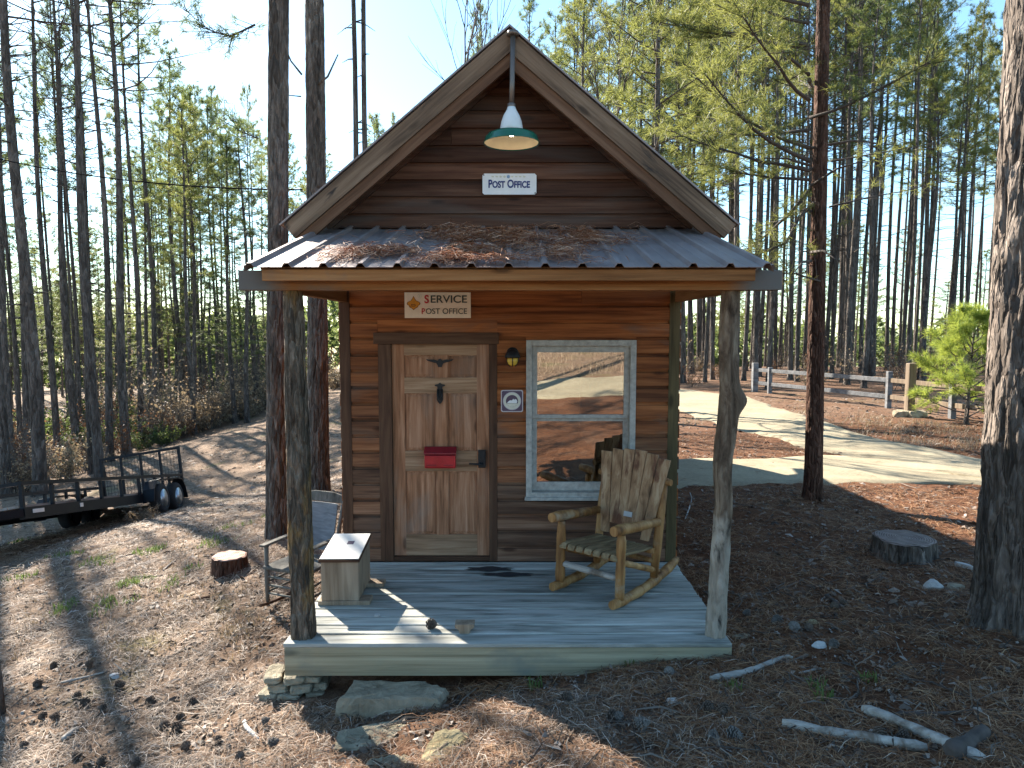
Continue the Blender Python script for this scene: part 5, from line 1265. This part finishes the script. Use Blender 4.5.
for _ in range(240):
    px = random.uniform(690, 1000); py = random.uniform(398, 425) + (px - 690) * .10; p = hit(px, py)
    if not on_road(np.array([p.x]), np.array([p.y]))[0]: sp.append((p.x, p.y, .3, 22, random.uniform(.06, .2)))
for _ in range(2200):
    sp.append((random.uniform(-9, 12), random.uniform(-32, -10.5), .4, 14, random.uniform(.25, .6)))
grass('dry_grass', sp, M_['drygrass'], 'dry tan grass on the left slope and along the road', 'dry grass')

# ================================================================== TREES
def needle_tris(P, D, per, L, w, spread=1.0):
    n = len(P); P = np.repeat(P, per, 0); D = np.repeat(D, per, 0); N = len(P)
    q = rng.normal(size=(N, 3)) * spread; d = D * .75 + q * .6; d /= np.linalg.norm(d, axis=1, keepdims=True) + 1e-9
    s = np.cross(d, rng.normal(size=(N, 3))); s /= np.linalg.norm(s, axis=1, keepdims=True) + 1e-9
    l = L * rng.uniform(.6, 1.15, N)[:, None]; b = P + rng.normal(size=(N, 3)) * L * .12
    V = np.stack([b - s*w*.5, b + s*w*.5, b + d*l], 1).reshape(-1, 3)
    return V, np.arange(3*N).reshape(-1, 3)
def pine_parts(Ht, r0, base, rad, nb, seed, per=12, L=.24, w=.024, lean=0, tw=6, dead=10, az_bias=None, top=True, hgt_near=False):
    """returns MB trunk, MB limbs, needle arrays. z=0 at the ground."""
    r2 = random.Random(seed); T = MB(); Lm = MB(); tp = []; td = []
    n = 16; ph = r2.uniform(0, 6); cx = lambda z: (lean * z + .10 * math.sin(z * .35 + ph), .10 * math.cos(z * .29 + ph))
    c0 = cx(0); ctr = lambda z: Vector((cx(z)[0] - c0[0], cx(z)[1] - c0[1], z))
    zs = [-.25, .0, .15, .4] + [Ht * (k / n) for k in range(1, n + 1)]
    rs = [r0 * (1.35 if z < .05 else 1.16 if z < .2 else 1.05 if z < .6 else (1 - .82 * (z / Ht) ** 1.15)) for z in zs]
    T.tube([ctr(max(0, z)) + Vector((0, 0, min(0, z))) for z in zs], rs, 12)
    for _ in range(dead):
        z = Ht * r2.uniform(.25, base + .1); a = r2.uniform(0, 6.28); l = r2.uniform(.25, 1.1) * min(1.3, rad * .6); dz = r2.uniform(-.25, .15)
        p = ctr(z); e = p + Vector((math.cos(a) * l, math.sin(a) * l, dz * l)); mm = p.lerp(e, .5) + Vector((0, 0, .06 * l))
        Lm.tube([p, mm, e], [.022, .014, .006], 5)
    for k in range(nb):
        u = (k + r2.random()) / nb; z = Ht * (base + (1 - base) * u ** .95 * .985); a = k * 2.39996 + r2.uniform(-.4, .4)
        if az_bias and r2.random() < az_bias[1]: a = az_bias[0] + r2.gauss(0, .7)
        l = rad * (1 - u) ** .55 * (.55 + .45 * min(1, u * 4 + .35)) * r2.uniform(.6, 1.12) + .25; up = (.02 + .75 * u + r2.uniform(-.12, .18))
        p = ctr(z); pts = [p]; d = Vector((math.cos(a) * math.cos(up), math.sin(a) * math.cos(up), math.sin(up)))
        for s in range(1, 7):
            d = (d + Vector((r2.gauss(0, .10), r2.gauss(0, .10), .06 + r2.gauss(0, .05)))).normalized(); pts.append(pts[-1] + d * l / 6)
        rb = .012 + .016 * l / 2
        Lm.tube(pts, [rb * (1 - s / 7.5) for s in range(7)], 5)
        for s in range(2 if hgt_near else 3, 7):
            for _ in range(tw if s > 3 else max(1, tw // 2)):
                q = pts[s - 1].lerp(pts[s], r2.random()); dd = (d + Vector((r2.gauss(0, .8), r2.gauss(0, .8), r2.gauss(.15, .45)))).normalized(); tl = r2.uniform(.12, .38) * (.5 + l * .35)
                e = q + dd * tl
                if r2.random() < .55: Lm.tube([q, q.lerp(e, .5) + Vector((0, 0, -.01)), e], [.007, .005, .003], 4, cap=False)
                tp.append(e); td.append(dd)
                if tl > .3: tp.append(q.lerp(e, .55)); td.append(dd)
        tp.append(pts[-1]); td.append(d)
    if top:
        for _ in range(10): tp.append(ctr(Ht * r2.uniform(.955, 1.0))); td.append(Vector((r2.gauss(0, .4), r2.gauss(0, .4), 1)).normalized())
    V, Fq = needle_tris(np.array([p[:] for p in tp]), np.array([p[:] for p in td]), per, L, w)
    return T, Lm, V, Fq
def joined(a, b): m = MB(); m.add(a.v, a.f); m.s = list(a.s); m.add(b.v, b.f); m.s = list(a.s) + list(b.s); return m
def mesh_of(mb, name, mat): o = mb.build(name, mat, None); me = o.data; bpy.data.objects.remove(o); return me
PROTO = []
#        H   r0  base rad nb
specs = [(20, .135, .60, 2.6, 30, 1), (20, .13, .66, 2.3, 26, 2), (20, .125, .55, 2.4, 32, 3), (20, .135, .72, 2.3, 24, 4), (20, .125, .50, 2.3, 34, 5), (20, .125, .38, 2.6, 46, 6)]
for (Ht, r0, bs, rad, nb, sd) in specs:
    T, Lm, V, Fq = pine_parts(Ht, r0, bs, rad, nb, sd, per=15, L=.25, w=.020, dead=16, tw=4)
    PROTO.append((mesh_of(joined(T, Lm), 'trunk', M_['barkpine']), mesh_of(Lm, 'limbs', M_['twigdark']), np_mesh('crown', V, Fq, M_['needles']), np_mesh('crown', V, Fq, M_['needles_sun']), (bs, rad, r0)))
    print('proto', sd, len(Fq))
SUN_AZ, SUN_EL = R(-37), R(33.5)
SUN = np.array([math.sin(SUN_AZ) * math.cos(SUN_EL), math.cos(SUN_AZ) * math.cos(SUN_EL), math.sin(SUN_EL)])
LIT = [(-1.2,4.9,0), (-1.4,5.8,.4), (-.6,4.9,0), (-3,6,-.5), (-2.6,8,-.6), (-3.3,7.9,-.4), (-4.5,9,-.8), (.2,4,-.1), (-.6,4,-.2), (-3,4,-.5), (-6,12,-1.4), (4,12,-.1), (7,12,0), (5,20,0), (7,16,0), (3.5,12,0),
       (-1.3,5,2.7), (-.4,4.8,2.7), (6,22,0), (-1,8,4), (3.5,9,6), (2.5,9.5,4.5), (4.5,9.5,7.5), (3,8.5,3), (-5,6,-.8), (-1.9,6.7,0), (3.8,5.3,4), (6.8,11.5,1)]
def shades(x, y, z, hgt, bs, rad):
    c = np.array([x, y, z + hgt * (bs + (1 - bs) * .5)]); e = np.array([rad * 1.15, rad * 1.15, hgt * (1 - bs) * .55])
    for t in LIT:
        o_ = (np.array(t) - c) / e; d = SUN / e; b = o_ @ d; a = d @ d; cc = o_ @ o_ - 1
        if b * b - a * cc > 0 and -b + math.sqrt(b * b - a * cc) > 0: return True
    return False
placed = []
def tree(x, y, hgt, rad_tr, proto, label, group=None, cat='pine tree', lit=False, rz=None, z=None, crown=True, check=True):
    T, Lm, Cn, Cs, (bs, rad, r0) = PROTO[proto]
    z = Hs(x, y) if z is None else z
    sz = hgt / 20; sx = max(.7, min(1.3, rad_tr / r0))
    rootn = thing('pine_tree', label, cat, (x, y, z), random.uniform(0, 6.28) if rz is None else rz, group)
    o = bpy.data.objects.new('trunk', T); COL.objects.link(o); o.parent = rootn; o.scale = (sx, sx, sz)
    cs = sx
    bad = check and shades(x, y, z, hgt, bs, rad * cs)
    if crown and not bad:
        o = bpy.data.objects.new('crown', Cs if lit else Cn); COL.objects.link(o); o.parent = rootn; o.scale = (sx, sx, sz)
    placed.append((x, y)); return rootn
# explicit trunks read off the left edge of the clearing: (px, base py, width px, label)
left_list = [
 (7,497,10,'leftmost slim pine trunk at the very left edge of the picture', 3), (40,495,15,'thick dark pine standing just left of the trailer gate', 0),
 (28,470,7,'thin pine between the leftmost trunk and the thick dark pine', 1), (58,462,7,'thin pine behind the thick dark pine at the left', 3),
 (77,452,11,'pine rising behind the deck of the trailer, left of the close pair', 1), (92,474,7,'slim pine directly behind the far corner of the trailer gate', 3),
 (100,478,10,'straight pine right behind the left post of the trailer gate', 1), (110,462,8,'slim pine half hidden behind the straight pine at the trailer gate', 3),
 (127,456,10,'tall straight pine right behind the middle of the trailer gate', 0), (141,444,6,'thin pine behind the trailer wheels', 3), (155,428,6,'thin pine right of the trailer wheels', 1),
 (182,412,7,'slim pine at the edge of the brush right of the trailer', 4)]
for k, (px, py, wd, lab, pr) in enumerate(left_list):
    p = hit(px, py); tree(p.x, p.y, random.uniform(20, 23), wd * p.y / F / 2 * .92, 3 if pr == 3 else pr, lab, None)
    placed.append((p.x, p.y))
def ok_place(x, y, dmin):
    if min((math.hypot(x - a, y - b) for a, b in placed), default=9) < dmin: return False
    if on_road(np.array([x]), np.array([y]))[0]: return False
    if -2.6 < x < 2.6 and y < 16.5: return False
    return True
def zone(pxr, n, ytop, D, label, group, protos, litp=.3, rr=(.085, .135), dmin=.9, bare=0):
    c = 0; tries = 0
    while c < n and tries < 4000:
        tries += 1; px = random.uniform(*pxr); d = random.uniform(D[0] ** 2, D[1] ** 2) ** .5; p = at(px, 384, d); x, y = p.x, d
        if not ok_place(x, y, dmin): continue
        z = Hs(x, y); yt = random.uniform(*ytop); top = CAMZ + (330 - yt) * d / F
        hgt = top - z
        if hgt < 7 or hgt > 30: continue
        pr = random.choice(protos); bs = specs[pr][2]
        tree(x, y, hgt, random.uniform(*rr), pr, label, group, lit=random.random() < litp, crown=random.random() >= bare); c += 1
zone((-70, 112), 24, (-120, 60), (24, 52), 'tall slender pine deep in the woods behind the trailer', 'pines behind the trailer', [0, 2, 4, 1], .25)
zone((112, 285), 36, (95, 195), (30, 66), 'slim pine with open crown beyond the brushy left clearing', 'pines beyond the left clearing', [0, 2, 4, 1], .4, (.085, .13))
zone((285, 470), 15, (100, 200), (34, 66), 'pine showing its crown behind the left roof slope', 'pines behind the left roof slope', [0, 2, 4], .4)
zone((470, 560), 4, (5, 60), (34, 55), 'pine showing only its tip behind the cabin ridge', 'pines behind the ridge', [0, 2], .4)
zone((570, 700), 22, (-50, 40), (27, 62), 'sunlit pine behind the right roof slope', 'pines behind the right roof slope', [0, 2, 4, 5], .75, (.11, .16))
zone((700, 925), 84, (-70, 25), (27, 75), 'slender tall pine in the dense stand beyond the rail fence', 'pines beyond the rail fence', [0, 1, 2, 3, 4], .7, (.085, .13), bare=.42)
zone((915, 1085), 34, (20, 95), (27, 75), 'slender pine in the stand right of the fence behind the young bush', 'pines behind the young bush', [0, 1, 2, 4], .6, (.085, .13), bare=.25)
zone((-220, -80), 4, (-140, 0), (15, 42), 'pine outside the left edge', 'pines outside the left edge', [1, 3], .2)
zone((1090, 1250), 3, (-100, 40), (20, 50), 'pine outside the right edge', 'pines outside the right edge', [0, 2], .4)
for k in range(8):
    x = -13 + 3.6 * k + random.uniform(-.8, .8); y = random.uniform(-46, -34); tree(x, y, random.uniform(13, 19), .16, random.choice([0, 2, 4]), 'pine added out of view for trunks and road shadows reflected in the window', 'pines reflected in the window', check=False)
for x, y in ((-3.6, -2.2), (-5.6, -.8), (-2.4, -4.2), (1.6, -19), (3.3, -22), (5.2, -20)): tree(x, y, random.uniform(16, 20), .15, 3, 'pine added out of view for trunks and road shadows reflected in the window', 'pines reflected in the window', check=False)  # unseen pines; the nearer ones added to throw shadows on the reflected road
# poles behind the roof
for px, lab in ((355, 'bare thin pine trunk rising behind the left roof slope, left of the dark one'), (373, 'dark bare pine trunk rising behind the left roof slope')):
    p = at(px, 384, 19.0); tree(p.x, 19.0, 24, .095, 3, lab)

zone((-60, 290), 30, (215, 300), (36, 70), 'young pine with green foliage filling the gaps between the far left trunks', 'young pines in the left woods', [5], .5, (.11, .15))
zone((690, 1010), 16, (225, 290), (52, 78), 'young pine with low foliage far back in the stand beyond the fence', 'young pines far beyond the fence', [5], .6, (.11, .15))
# far woods that read as one mass
n = 15000; px = np.where(rng.random(n) < .55, rng.uniform(-560, 360, n), rng.uniform(360, 1500, n)); dd = rng.uniform(85, 125, n); X = (px - 512) / F * dd; Yy = dd
top = np.where(px < 330, 10.5, np.where(px < 660, 13.0, 7.5)) * (.75 + .5 * vn(px * .03, px * 0, 0, 91))
P = np.stack([X, Yy, H(X, Yy) + rng.random(n) ** .8 * top], -1)
V, Q = needle_tris(P, rng.normal(size=(n, 3)) * .3 + np.array([0, 0, .4]), 12, 1.3, .34)
o = bpy.data.objects.new('far_woods', np_mesh('far_woods', V, Q, M_['needles'])); COL.objects.link(o); tag(o, 'distant green woods seen through the trunks', 'woods', None, 'stuff')
# ------------------------------------------------------------------ near trees with modelled bark
def near_trunk(root, r, hgt, seed, mat, rows=260, seg=72, amp=.16, flare=.35, lean=(0, 0), fz=.22, taper=.35):
    zz = np.concatenate([np.linspace(-.25, 1.2, rows // 3), np.linspace(1.2, hgt, rows - rows // 3 + 1)[1:]]); th = np.linspace(0, 2*math.pi, seg, endpoint=False); T, Z = np.meshgrid(th, zz)
    rr = r * (1 - taper * np.clip(Z / hgt, 0, 1)); fl = flare * np.exp(-np.clip(Z + .05, 0, 9) / fz) * (1 + .45 * np.sin(4 * T + seed) + .25 * np.sin(7 * T + 2 * seed))
    a, b = np.cos(T), np.sin(T); kz = 4.2
    wx = .35 * fbm(a * 3, b * 3, Z * 2, seed + 9, 2)
    rid = 1 - np.abs(fbm(a * 4.6 + wx, b * 4.6 + wx, Z * kz * .45, seed, 3)) * 2.6
    pl = np.clip(rid, -.6, .75)
    d = amp * .5 * (.45 - np.clip(1 - rid, 0, 1.3)) + .03 * fbm(a * 9, b * 9, Z * 9, seed + 4, 3) + .06 * fbm(a, b, Z * .5, seed + 6, 2)
    rad = rr * (1 + d + fl); X = rad * a + lean[0] * Z; Y = rad * b + lean[1] * Z
    V = np.stack([X, Y, Z], -1).reshape(-1, 3); n = len(zz); i, k = np.meshgrid(np.arange(n-1), np.arange(seg), indexing='ij'); k2 = (k+1) % seg
    me = np_mesh('trunk', V, np.stack([i*seg+k, i*seg+k2, (i+1)*seg+k2, (i+1)*seg+k], -1).reshape(-1, 4), mat, True)
    o = bpy.data.objects.new('trunk', me); COL.objects.link(o); o.parent = root; return o
def part_np(nm, V, Fq, mat, root): o = bpy.data.objects.new(nm, np_mesh(nm, V, Fq, mat)); COL.objects.link(o); o.parent = root; return o
_T, _L, _V, _Fq = pine_parts(20, .17, .72, 2.3, 26, 77, per=12, dead=0)
HIGH = (mesh_of(_L, 'limbs', M_['twigdark']), np_mesh('crown', _V, _Fq, M_['needles']))
def high_crown(root, hgt, proto, cs=1.0, lit=False):
    Lm, Cn = HIGH; Cs = Cn
    for nm, me in (('limbs', Lm), ('crown', Cs if lit else Cn)):
        o = bpy.data.objects.new(nm, me); COL.objects.link(o); o.parent = root; o.scale = (cs, cs, hgt / 20)
def limb(root, start, pts_d, seed, mat, per=16, L=.17, w=.008, tw=16, r=.02, nm='limb'):
    r2 = random.Random(seed); pts = [Vector(start)]
    for d in pts_d: pts.append(pts[-1] + Vector(d))
    m = MB(); n = len(pts); m.tube(pts, [r * (1 - .8 * k / (n - 1)) for k in range(n)], 7); tp = []; td = []
    for k in range(1, n):
        for _ in range(tw):
            q = pts[k-1].lerp(pts[k], r2.random()); d = ((pts[k] - pts[k-1]).normalized() + Vector((r2.gauss(0, .7), r2.gauss(0, .7), r2.gauss(.1, .5)))).normalized(); e = q + d * r2.uniform(.1, .42)
            m.tube([q, e], [.005, .003], 4, cap=False); tp.append(e); td.append(d)
    lo = m.build(nm, M_['twigdark'], root, local=True)
    V, Fq = needle_tris(np.array([p[:] for p in tp]), np.array([p[:] for p in td]), per, L, w); part_np('needle_sprays', V, Fq, mat, lo)
p = hit(277, 536); t1 = thing('pine_tree', 'thick furrowed pine just left of the porch, nearest tree on the left', 'pine tree', p)
near_trunk(t1, .142, 15, 3, M_['barknear'], rows=420, amp=.26, flare=.22, lean=(.030, 0)); high_crown(t1, 22, 3)
limb(t1, (-.1, 0, 6.6), [(-.35, .1, -.1), (-.3, .05, .1), (-.3, 0, .25)], 4, M_['needles'], r=.014)
limb(t1, (-.1, 0, 7.2), [(-.3, -.1, .1), (-.35, -.1, .1), (-.25, 0, .05)], 14, M_['needles'], r=.014)
limb(t1, (-.1, 0, 5.2), [(-.25, .1, .1), (-.25, .05, .2)], 24, M_['needles'], r=.008, tw=7)
placed.append((p.x, p.y))
p = hit(319, 492); t2 = thing('pine_tree', 'tall furrowed pine behind the left porch post with two short dead stubs', 'pine tree', p)
near_trunk(t2, .178, 16, 5, M_['barknear'], rows=420, amp=.26, flare=.15, lean=(.013, 0)); high_crown(t2, 23, 3); placed.append((p.x, p.y))
m = MB(); m.tube([(.1, -.1, 6.85), (.34, -.15, 7.0), (.52, -.16, 7.35)], [.022, .018, .010], 8); m.tube([(-.1, -.1, 7.05), (-.26, -.15, 7.25), (-.42, -.16, 7.65)], [.018, .014, .008], 8); m.tube([(-.12, -.1, 6.7), (-.4, -.12, 6.72)], [.012, .006], 6); m.build('dead_stubs', M_['barknear'], t2, local=True)
p = hit(1021, 622); t3 = thing('pine_tree', 'huge furrowed pine trunk cut off by the right edge of the picture', 'pine tree', p)
near_trunk(t3, .295, 14, 8, M_['barknear'], rows=460, seg=140, amp=.26, flare=.24, fz=.18, lean=(-.002, 0), taper=.1); high_crown(t3, 24, 0); placed.append((p.x, p.y))
# reddish pine with low sunlit boughs
p = hit(813, 499); t4 = thing('pine_tree', 'reddish slim pine with bright low boughs between the porch and the road', 'pine tree', p)
ln = -.026
near_trunk(t4, .118, 9.5, 11, M_['barkred'], flare=.25, amp=.14, lean=(ln * .55, 0), taper=.45); placed.append((p.x, p.y))
T, Lm, V, Fq = pine_parts(11.5, .11, .36, 2.5, 40, 41, per=28, L=.15, w=.0075, tw=9, dead=8, lean=ln * .55, az_bias=(R(185), .85), hgt_near=True)
Lm.build('limbs', M_['twigdark'], t4, local=True); part_np('crown', V, Fq, M_['needles_near'], t4); print('near pine', len(Fq))
for k, (st, ds) in enumerate([((-.08, .0, 4.1), [(-.28, -.1, -.25), (-.2, -.1, -.35), (-.35, .1, -.15), (-.35, .0, .05)]), ((-.08, 0, 4.35), [(-.3, .2, -.42), (-.3, .15, -.3), (-.3, .1, -.25)]), ((.08, 0, 4.6), [(.5, .1, .1), (.5, .2, .12), (.5, .1, .1)]), ((.08, 0, 4.0), [(.5, 0, .12), (.5, .1, .1), (.6, .1, .15)]), ((-.05, -.1, 3.0), [(-.4, -.1, .1), (-.35, -.1, .0), (-.3, -.1, .0)])]):
    limb(t4, st, ds, 60 + k, M_['needles_near'], tw=10 if k < 2 else 5, r=.028 if k < 2 else .014, per=22, L=.16, w=.007)
# more sunlit pines close behind the road, with low crowns
for px, D_, ht, lab in ((692, 21.5, 16, 'sunlit pine with low bright crown just right of the cabin roof'), (648, 19, 14.5, 'bright leafy pine directly behind the right roof slope'), (735, 25.5, 19, 'sunlit pine at the left end of the rail fence'), (583, 24, 14, 'bright pine tip showing right of the ridge')):
    pp_ = at(px, 384, D_)
    if ok_place(pp_.x, D_, .3): tree(pp_.x, D_, ht, .13, 5, lab, lit=True, check=False)
# young bushy pine by the fence
p = hit(966, 424); yb = thing('young_pine', 'bushy young yellow green pine between the fence and the big right trunk', 'young pine', p)
T, Lm, V, Fq = pine_parts(2.5, .045, .06, 1.45, 27, 52, per=34, L=.20, w=.011, tw=6, dead=0)
T.build('trunk', M_['barkpine'], yb, local=True); Lm.build('limbs', M_['twigdark'], yb, local=True); part_np('crown', V, Fq, M_['needles_lime'], yb)
# bare deciduous trees
def bare_tree(px, D_, hgt, spread, seed, label):
    p_ = at(px, 384, D_); z = Hs(p_.x, D_); root = thing('bare_tree', label, 'bare tree', (p_.x, D_, z)); r2 = random.Random(seed); tm = MB(); bm_ = MB()
    def rec(mb, p, d, l, r, lev):
        n = 5; pts = [p]
        for k in range(n): d = (d + Vector((r2.gauss(0, .09), r2.gauss(0, .09), .05))).normalized(); pts.append(pts[-1] + d * l / n)
        mb.tube(pts, [r * (1 - .55 * k / n) for k in range(n + 1)], 7 if lev < 2 else 4, cap=lev < 1)
        if lev >= 4 or r < .004: return
        for k in range(3 if lev == 0 else 4):
            q = pts[r2.randint(2, n)]; sd = Vector((r2.gauss(0, 1), r2.gauss(0, 1), r2.gauss(.25, .4))).normalized()
            rec(bm_, q, (d * .8 + sd * spread).normalized(), l * r2.uniform(.5, .75), r * r2.uniform(.42, .6), lev + 1)
        rec(bm_, pts[-1], d, l * .65, r * .5, lev + 1)
    rec(tm, Vector((0, 0, -.1)), Vector((0, 0, 1)), hgt * .5, .11, 0)
    tm.build('trunk', M_['twigdark'], root, local=True); bm_.build('branches', M_['twigdark'], root, local=True)
bare_tree(452, 24, 13.2, .42, 5, 'bare leafless tree above the left roof slope, left of the ridge')
bare_tree(606, 22, 11.6, .55, 9, 'bare leafless tree with fine branches right of the ridge')
# ------------------------------------------------------------------ brush
def shrub_proto(seed, h_, sp, nst, nl, leaf, curl=.6, lw=.03):
    r2 = random.Random(seed); m = MB(); lp = []; ld = []
    for k in range(nst):
        a = r2.uniform(0, 6.28); p_ = Vector((r2.gauss(0, .12), r2.gauss(0, .12), 0)); d = Vector((math.cos(a) * sp, math.sin(a) * sp, 1)).normalized(); l = h_ * r2.uniform(.5, 1.05); pts = [p_]
        for s in range(6): d = (d + Vector((r2.gauss(0, .16), r2.gauss(0, .16), -.04))).normalized(); pts.append(pts[-1] + d * l / 6)
        m.tube(pts, [.011 * (1 - s / 7) for s in range(7)], 4, cap=False)
        for s in range(2, 7):
            for _ in range(3):
                q = pts[s-1].lerp(pts[s], r2.random()); e = q + (d + Vector((r2.gauss(0, .8), r2.gauss(0, .8), r2.gauss(.1, .5)))).normalized() * l * r2.uniform(.1, .28); m.tube([q, e], [.005, .003], 3, cap=False)
                for _ in range(nl): lp.append(q.lerp(e, r2.random())); ld.append(Vector((r2.gauss(0, 1), r2.gauss(0, 1), r2.gauss(0, .7))).normalized())
    tw = mesh_of(m, 'twigs', M_['twig']); P_ = np.array([q[:] for q in lp]); D_ = np.array([q[:] for q in ld]); n = len(P_)
    s = np.cross(D_, rng.normal(size=(n, 3))); s /= np.linalg.norm(s, axis=1, keepdims=True); L_ = rng.uniform(.05, .10, n)[:, None]
    V = np.stack([P_, P_ + D_*L_*.5 + s*lw, P_ + D_*L_, P_ + D_*L_*.5 - s*lw], 1).reshape(-1, 3); V[2::4, 2] -= .015
    return tw, np_mesh('leaves', V, np.arange(4*n).reshape(-1, 4), leaf)
SH = [shrub_proto(1, 1.5, .55, 16, 3, M_['leafdry']), shrub_proto(2, 1.9, .40, 14, 2, M_['leafrust']), shrub_proto(3, 1.3, .7, 18, 5, M_['leafgreen'], lw=.024), shrub_proto(4, 2.4, .35, 12, 1, M_['leafdry']), shrub_proto(5, 1.0, .8, 20, 4, M_['drygrass'], lw=.02)]
kinds = [('tan leafless brush along the far edge of the left clearing', 'dry shrub', 'tan brush at the clearing edge'), ('rusty leaved shrub in the woods behind the clearing', 'shrub', 'rusty shrubs in the woods'), ('green leaved evergreen shrub among the trunks', 'evergreen shrub', 'evergreen shrubs among the trunks'), ('tall thin leafless shrub among the pines', 'bare shrub', 'tall bare shrubs'), ('low straw coloured bush on the clearing edge', 'dry bush', 'low straw bushes')]
NAMES = ['dry_shrub', 'rusty_shrub', 'evergreen_shrub', 'bare_shrub', 'straw_bush']
def shrub(k, x, y, s, label=None, group=None):
    r_ = thing(NAMES[k], label or kinds[k][0], kinds[k][1], (x, y, Hs(x, y) - .03), random.uniform(0, 6.28), group or (None if label else kinds[k][2]))
    for nm, me in zip(('twigs', 'leaves'), SH[k]): o = bpy.data.objects.new(nm, me); COL.objects.link(o); o.parent = r_; q = s * random.uniform(.9, 1.1); o.scale = (s, s, q)
def shrubs(n, pxr, pyf, ks, sr, back=(0, 6)):
    for _ in range(n):
        px = random.uniform(*pxr); p_ = hit(px, pyf(px)); d = p_.y + random.uniform(*back); x = p_.x * d / p_.y
        if -2.6 < x < 2.6 and d < 16.5: continue
        if on_road(np.array([x]), np.array([d]))[0]: continue
        shrub(random.choice(ks), x, d, random.uniform(*sr))
edge = lambda px: 462 - (px - 110) * .32 if px > 110 else 500 - px * .30
shrubs(64, (150, 345), edge, [0, 4, 0, 4, 3], (.9, 1.9), (0, 7))
shrubs(46, (-20, 215), edge, [0, 1, 2, 3, 2, 1], (.7, 1.3), (-1, 12))
shrubs(26, (-20, 340), edge, [2, 2, 1, 3], (1.2, 2.2), (8, 22))
for _ in range(34):
    px = random.uniform(672, 1000); d = random.uniform(26, 46); p_ = at(px, 384, d); shrub(random.choice([1, 1, 3, 0]), p_.x, d, random.uniform(.5, 1.1), ('pinkish brown brush on the floor of the stand beyond the rail fence'), 'brush beyond the rail fence')
p = hit(142, 521); shrub(4, p.x, p.y, .42, 'single small straw yellow weed in front of the trailer')
# hanging cable
def cable(a, b, sag, r, label):
    a, b = Vector(a), Vector(b); m = MB(); m.tube([a.lerp(b, k / 30) - Vector((0, 0, sag * 4 * (k / 30) * (1 - k / 30))) for k in range(31)], r, 6); o = m.build('overhead_cable', M_['wire'], None, origin=a); return tag(o, label, 'cable')
pa = at(-70, 143, 15.5)
tree(pa.x, 15.5, 22, .15, 3, 'pine carrying the cable outside the left edge')
tp_ = Vector(t2.location); cable((pa.x + .15, 15.5, pa.z), (tp_.x - .16, tp_.y - .02, at(315, 190, tp_.y).z), .25, .013, 'black overhead cable strung across the left woods to the tall pine')
# sapling at the lower left edge
p = hit(1, 716); sp_ = thing('sapling', 'thin dark sapling stem at the lower left edge', 'sapling', p); m = MB(); m.tube([(0, 0, -.05), (.0, 0, .3), (-.02, .0, .6), (-.06, 0, .9)], [.035, .022, .016, .01], 8); m.tube([(0, 0, .35), (-.1, .03, .6)], [.01, .005], 6); m.build('stem', M_['barkpine'], sp_, local=True)

# ================================================================== LIGHT, SKY, CAMERA
w = bpy.data.worlds.new('World'); scene.world = w; w.use_nodes = True; nt = w.node_tree; nt.nodes.clear()
sk = nt.nodes.new('ShaderNodeTexSky'); sk.sky_type = 'NISHITA'; sk.sun_disc = False; sk.sun_elevation = SUN_EL; sk.sun_rotation = SUN_AZ; sk.air_density = 1.0; sk.dust_density = .25; sk.ozone_density = 3.0
bg = nt.nodes.new('ShaderNodeBackground'); bg.inputs[1].default_value = .08; ow = nt.nodes.new('ShaderNodeOutputWorld')
tn = nt.nodes.new('ShaderNodeMix'); tn.data_type = 'RGBA'; tn.blend_type = 'MULTIPLY'; tn.inputs[0].default_value = 1; tn.inputs[7].default_value = (.87, 1, .94, 1); nt.links.new(sk.outputs[0], tn.inputs[6]); nt.links.new(tn.outputs[2], bg.inputs[0]); nt.links.new(bg.outputs[0], ow.inputs[0])
sl = bpy.data.lights.new('sun', 'SUN'); sl.energy = 4.5; sl.angle = R(.5); sl.color = (1, .90, .76)
so = bpy.data.objects.new('sun', sl); COL.objects.link(so); so.rotation_euler = Vector(SUN).to_track_quat('Z', 'Y').to_euler(); so.location = (-20, 30, 30)
cd = bpy.data.cameras.new('camera'); cd.lens = 24.01; cd.sensor_width = 36; cd.clip_start = .05; cd.clip_end = 2000
co = bpy.data.objects.new('camera', cd); COL.objects.link(co); co.location = (0, 0, CAMZ); co.rotation_euler = (R(90) - PITCH, 0, 0); scene.camera = co
vs = scene.view_settings; scene.display_settings.display_device = 'sRGB'; vs.view_transform = 'Standard'; vs.look = 'None'; vs.exposure = 2.2; vs.gamma = 1; vs.use_curve_mapping = False
cy = scene.cycles; cy.max_bounces = 7; cy.diffuse_bounces = 4; cy.glossy_bounces = 3; cy.transmission_bounces = 4; cy.transparent_max_bounces = 8; cy.use_denoising = True; cy.sample_clamp_indirect = 6; cy.caustics_reflective = False; cy.caustics_refractive = False
